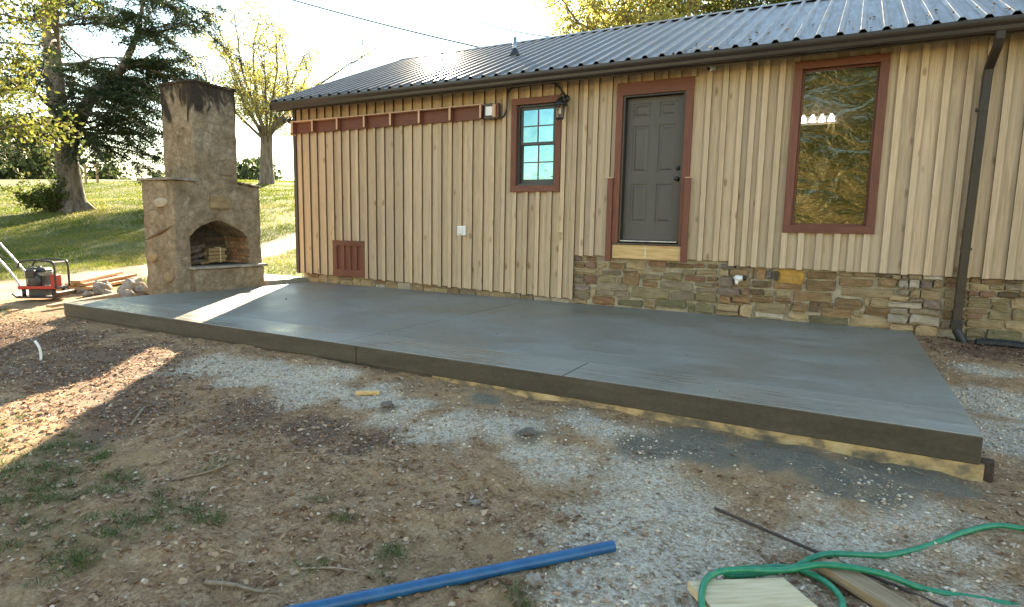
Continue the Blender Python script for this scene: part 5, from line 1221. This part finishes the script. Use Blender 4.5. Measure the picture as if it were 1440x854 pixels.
# ------------------------------------------------------------------ ground cover
def cover():
    r = np.random.default_rng(101)
    X0, X1, Y0, Y1 = -1.5, 11.9, -8.3, -4.36
    def pts(n, w, x0=X0, x1=X1, y0=Y0, y1=Y1):
        x = r.uniform(x0,x1,n); y = r.uniform(y0,y1,n); k = r.uniform(0,1,n) < w(x,y); return x[k], y[k]
    def notin(x, y): return ~((x > XL-.05) & (x < XR+.02) & (y > -D-.02))
    # crushed stone
    def wp(x, y): m = masks(x,y); return np.clip(.075+1.0*m[0]-.06*m[2], 0.03, 1)*(1-m[5])
    a = [pts(105000, wp), pts(16000, wp, 10.52, 12.2, -4.4, -.3)]
    x = np.concatenate([q[0] for q in a]); y = np.concatenate([q[1] for q in a]); n = len(x)
    s = .003+.013*r.uniform(0,1,n)**3.6; z = gz(x,y)
    o8 = np.array([[1,0,0],[0,1,0],[-1,0,0],[0,-1,0],[0,0,1],[0,0,-1]], float)
    V = o8[None]*r.uniform(.6,1.25,(n,6,1)); V[:,:,2] *= .65; V = V+r.normal(size=V.shape)*.12
    V = V*s[:,None,None]+np.stack([x,y,z+s*.25],-1)[:,None,:]
    F = np.array([[0,1,4],[1,2,4],[2,3,4],[3,0,4],[1,0,5],[2,1,5],[3,2,5],[0,3,5]]); F = (F[None]+6*np.arange(n)[:,None,None]).reshape(-1,3)
    tag(npmesh('gravel', V.reshape(-1,3), F, M_PEB, None, np.repeat(np.clip(r.beta(2,2,n),0,1),6)), 'loose crushed limestone scattered over the yard', 'gravel', kind='stuff')
    # fallen leaves
    def wl_(x, y): m = masks(x,y); return np.clip(.40+.75*m[3]+.25*m[1]-.55*m[0]-.6*m[2]+.35*(y < -5.8), .02, 1)*(fbm(x*2.3,y*2.3,55) > .36)
    x, y = pts(52000, wl_); n = len(x); s = .010+.034*r.uniform(0,1,n)**1.9; z = gz(x,y)+s*.18
    v, f, t = leaves6(np.stack([x,y,z],-1), s, r.beta(2,2.2,n), r)
    tag(npmesh('fallen_leaves', v, f, M_LITTER, None, t), 'dry brown leaves strewn over the bare dirt', 'leaves', kind='stuff')
    # bark mulch by the wall and in the reddish litter
    def wm(x, y): m = masks(x,y); return m[3]*.9
    a = [pts(15000, wm), pts(9000, lambda x, y: np.clip(1.25+y*1.1+(fbm(x*3,y*3,8)-.5),0,1), 10.6, 14.3, -1.6, .02)]
    x = np.concatenate([q[0] for q in a]); y = np.concatenate([q[1] for q in a]); n = len(x); s = r.uniform(.012,.05,n)
    v, f, t = cards(np.stack([x,y,gz(x,y)+s*.18],-1), s, r.uniform(0,1,n), .3, .4, r, .15)
    tag(npmesh('bark_mulch', v, f, M_MULCH, None, t), 'dark red brown bark mulch and shredded litter', 'mulch', kind='stuff')
    # straws and fine twigs
    x, y = pts(9000, lambda x, y: .35*(1-masks(x,y)[0])); n = len(x); s = r.uniform(.04,.12,n)
    v, f, t = cards(np.stack([x,y,gz(x,y)+.008],-1), s, r.uniform(.3,1,n), .045, .12, r, .05)
    tag(npmesh('dry_straw', v, f, M_LITTER, None, t), 'dry grass straws scattered on the dirt', 'straw', kind='stuff')
    # grass
    def blades(x, y, h, w, lean, rr):
        n = len(x); a = rr.uniform(0,2*np.pi,n); dx, dy = np.cos(a), np.sin(a); z = gz(x,y)-.005
        la = rr.uniform(0,2*np.pi,n); lx, ly = np.cos(la)*lean*h, np.sin(la)*lean*h
        b = np.stack([x,y,z],-1); sx = np.stack([dx*w,dy*w,np.zeros(n)],-1)
        m = b+np.stack([lx*.35,ly*.35,h*.6],-1); t = b+np.stack([lx,ly,h*np.clip(1-lean*.4,.35,1)],-1)
        V = np.stack([b-sx,b+sx,m+sx*.8,m-sx*.8,t],1).reshape(-1,3)
        return V, n
    def bladefaces(n):
        k = 5*np.arange(n)[:,None]; F4 = np.array([0,1,2,3])[None]+k; F3 = np.array([3,2,4,4])[None]+k
        return F4, F3
    def grassobj(nm, x, y, h, w, lean, mat, lab, rr, tt):
        V, n = blades(x, y, h, w, lean, rr); k = 5*np.arange(n)[:,None,None]
        F = (np.array([[0,1,2],[0,2,3],[3,2,4]])[None]+k).reshape(-1,3)
        tag(npmesh(nm, V, F, mat, None, np.repeat(tt,5)), lab, 'grass', kind='stuff')
    # tufts in the dirt
    cx, cy = [], []
    tx, ty = pts(4600, lambda x, y: np.clip(masks(x,y,1.0)[1]*(fbm(x*4,y*4,61) > .40)*1.0,0,1), -1.5, 9.6, -8.3, -4.4)
    k = r.integers(14,40,len(tx)); x = np.repeat(tx,k)+r.normal(size=k.sum())*.028; y = np.repeat(ty,k)+r.normal(size=k.sum())*.028
    ok = notin(x,y); x, y = x[ok], y[ok]; n = len(x)
    grassobj('yard_grass', x, y, r.uniform(.022,.065,n), r.uniform(.0012,.0027,n), r.uniform(.6,1.9,n), M_TUFT, 'sparse grass tufts growing in the shaded dirt', r, np.clip(r.beta(2,2.5,n),0,1))
    # slope
    n = 260000; az = np.radians(r.uniform(-76,-40,n)); d0 = 9.5+55*r.uniform(0,1,n)**1.25
    x, y = CAM[0]+d0*np.sin(az), CAM[1]+d0*np.cos(az)
    m = masks(x,y); ok = (r.uniform(0,1,n) < m[5]*(1-m[4])*np.clip((fbm(x*.7,y*.7,15)-.25)*3,.25,1)) & notin(x,y) & ~((x > -.8) & (x < .5) & (y > -2.9)) & ~((x > -2.5) & (y > -1.05) & (y < .0)) & ~((x > -.1) & (y > -.2))
    x, y, d0 = x[ok], y[ok], d0[ok]; n = len(x); dry = fbm(x*.45,y*.45,91)
    sc = np.clip(d0/16, .7, 2.6)
    grassobj('slope_grass', x, y, r.uniform(.03,.085,n)*sc**.6, r.uniform(.003,.007,n)*sc, r.uniform(.2,1.0,n), M_GRASS, 'mown grass covering the slope beyond the track', r, np.clip((dry-.3)*1.6+r.uniform(-.2,.3,n),0,1))
    # specks of litter on the slab
    n = 70; x = r.uniform(.6,10.3,n); y = r.uniform(-4.2,-.1,n); s = r.uniform(.008,.03,n)
    v, f, t = leaves6(np.stack([x,y,s*.22+.001],-1), s, r.uniform(0,.7,n), r)
    tag(npmesh('slab_litter', v, f, M_LITTER, None, t), 'few leaf scraps and crumbs lying on the concrete patio', 'litter', kind='stuff')
    # dead leaves on the roof and gutter
    n = 60; x = r.uniform(7.5,12.5,n); y = EY+np.abs(r.normal(size=n))*.6+.03; z = EZ+(RZ-EZ)/(RY-EY)*(y-EY)+.022
    v, f, t = cards(np.stack([x,y,z],-1), r.uniform(.03,.065,n), r.uniform(.2,.8,n), .7, .3, r, .3)
    tag(npmesh('roof_leaves', v, f, M_LITTER, None, t), 'few dead leaves caught on the metal roof by the gutter', 'leaves', kind='stuff')
cover()
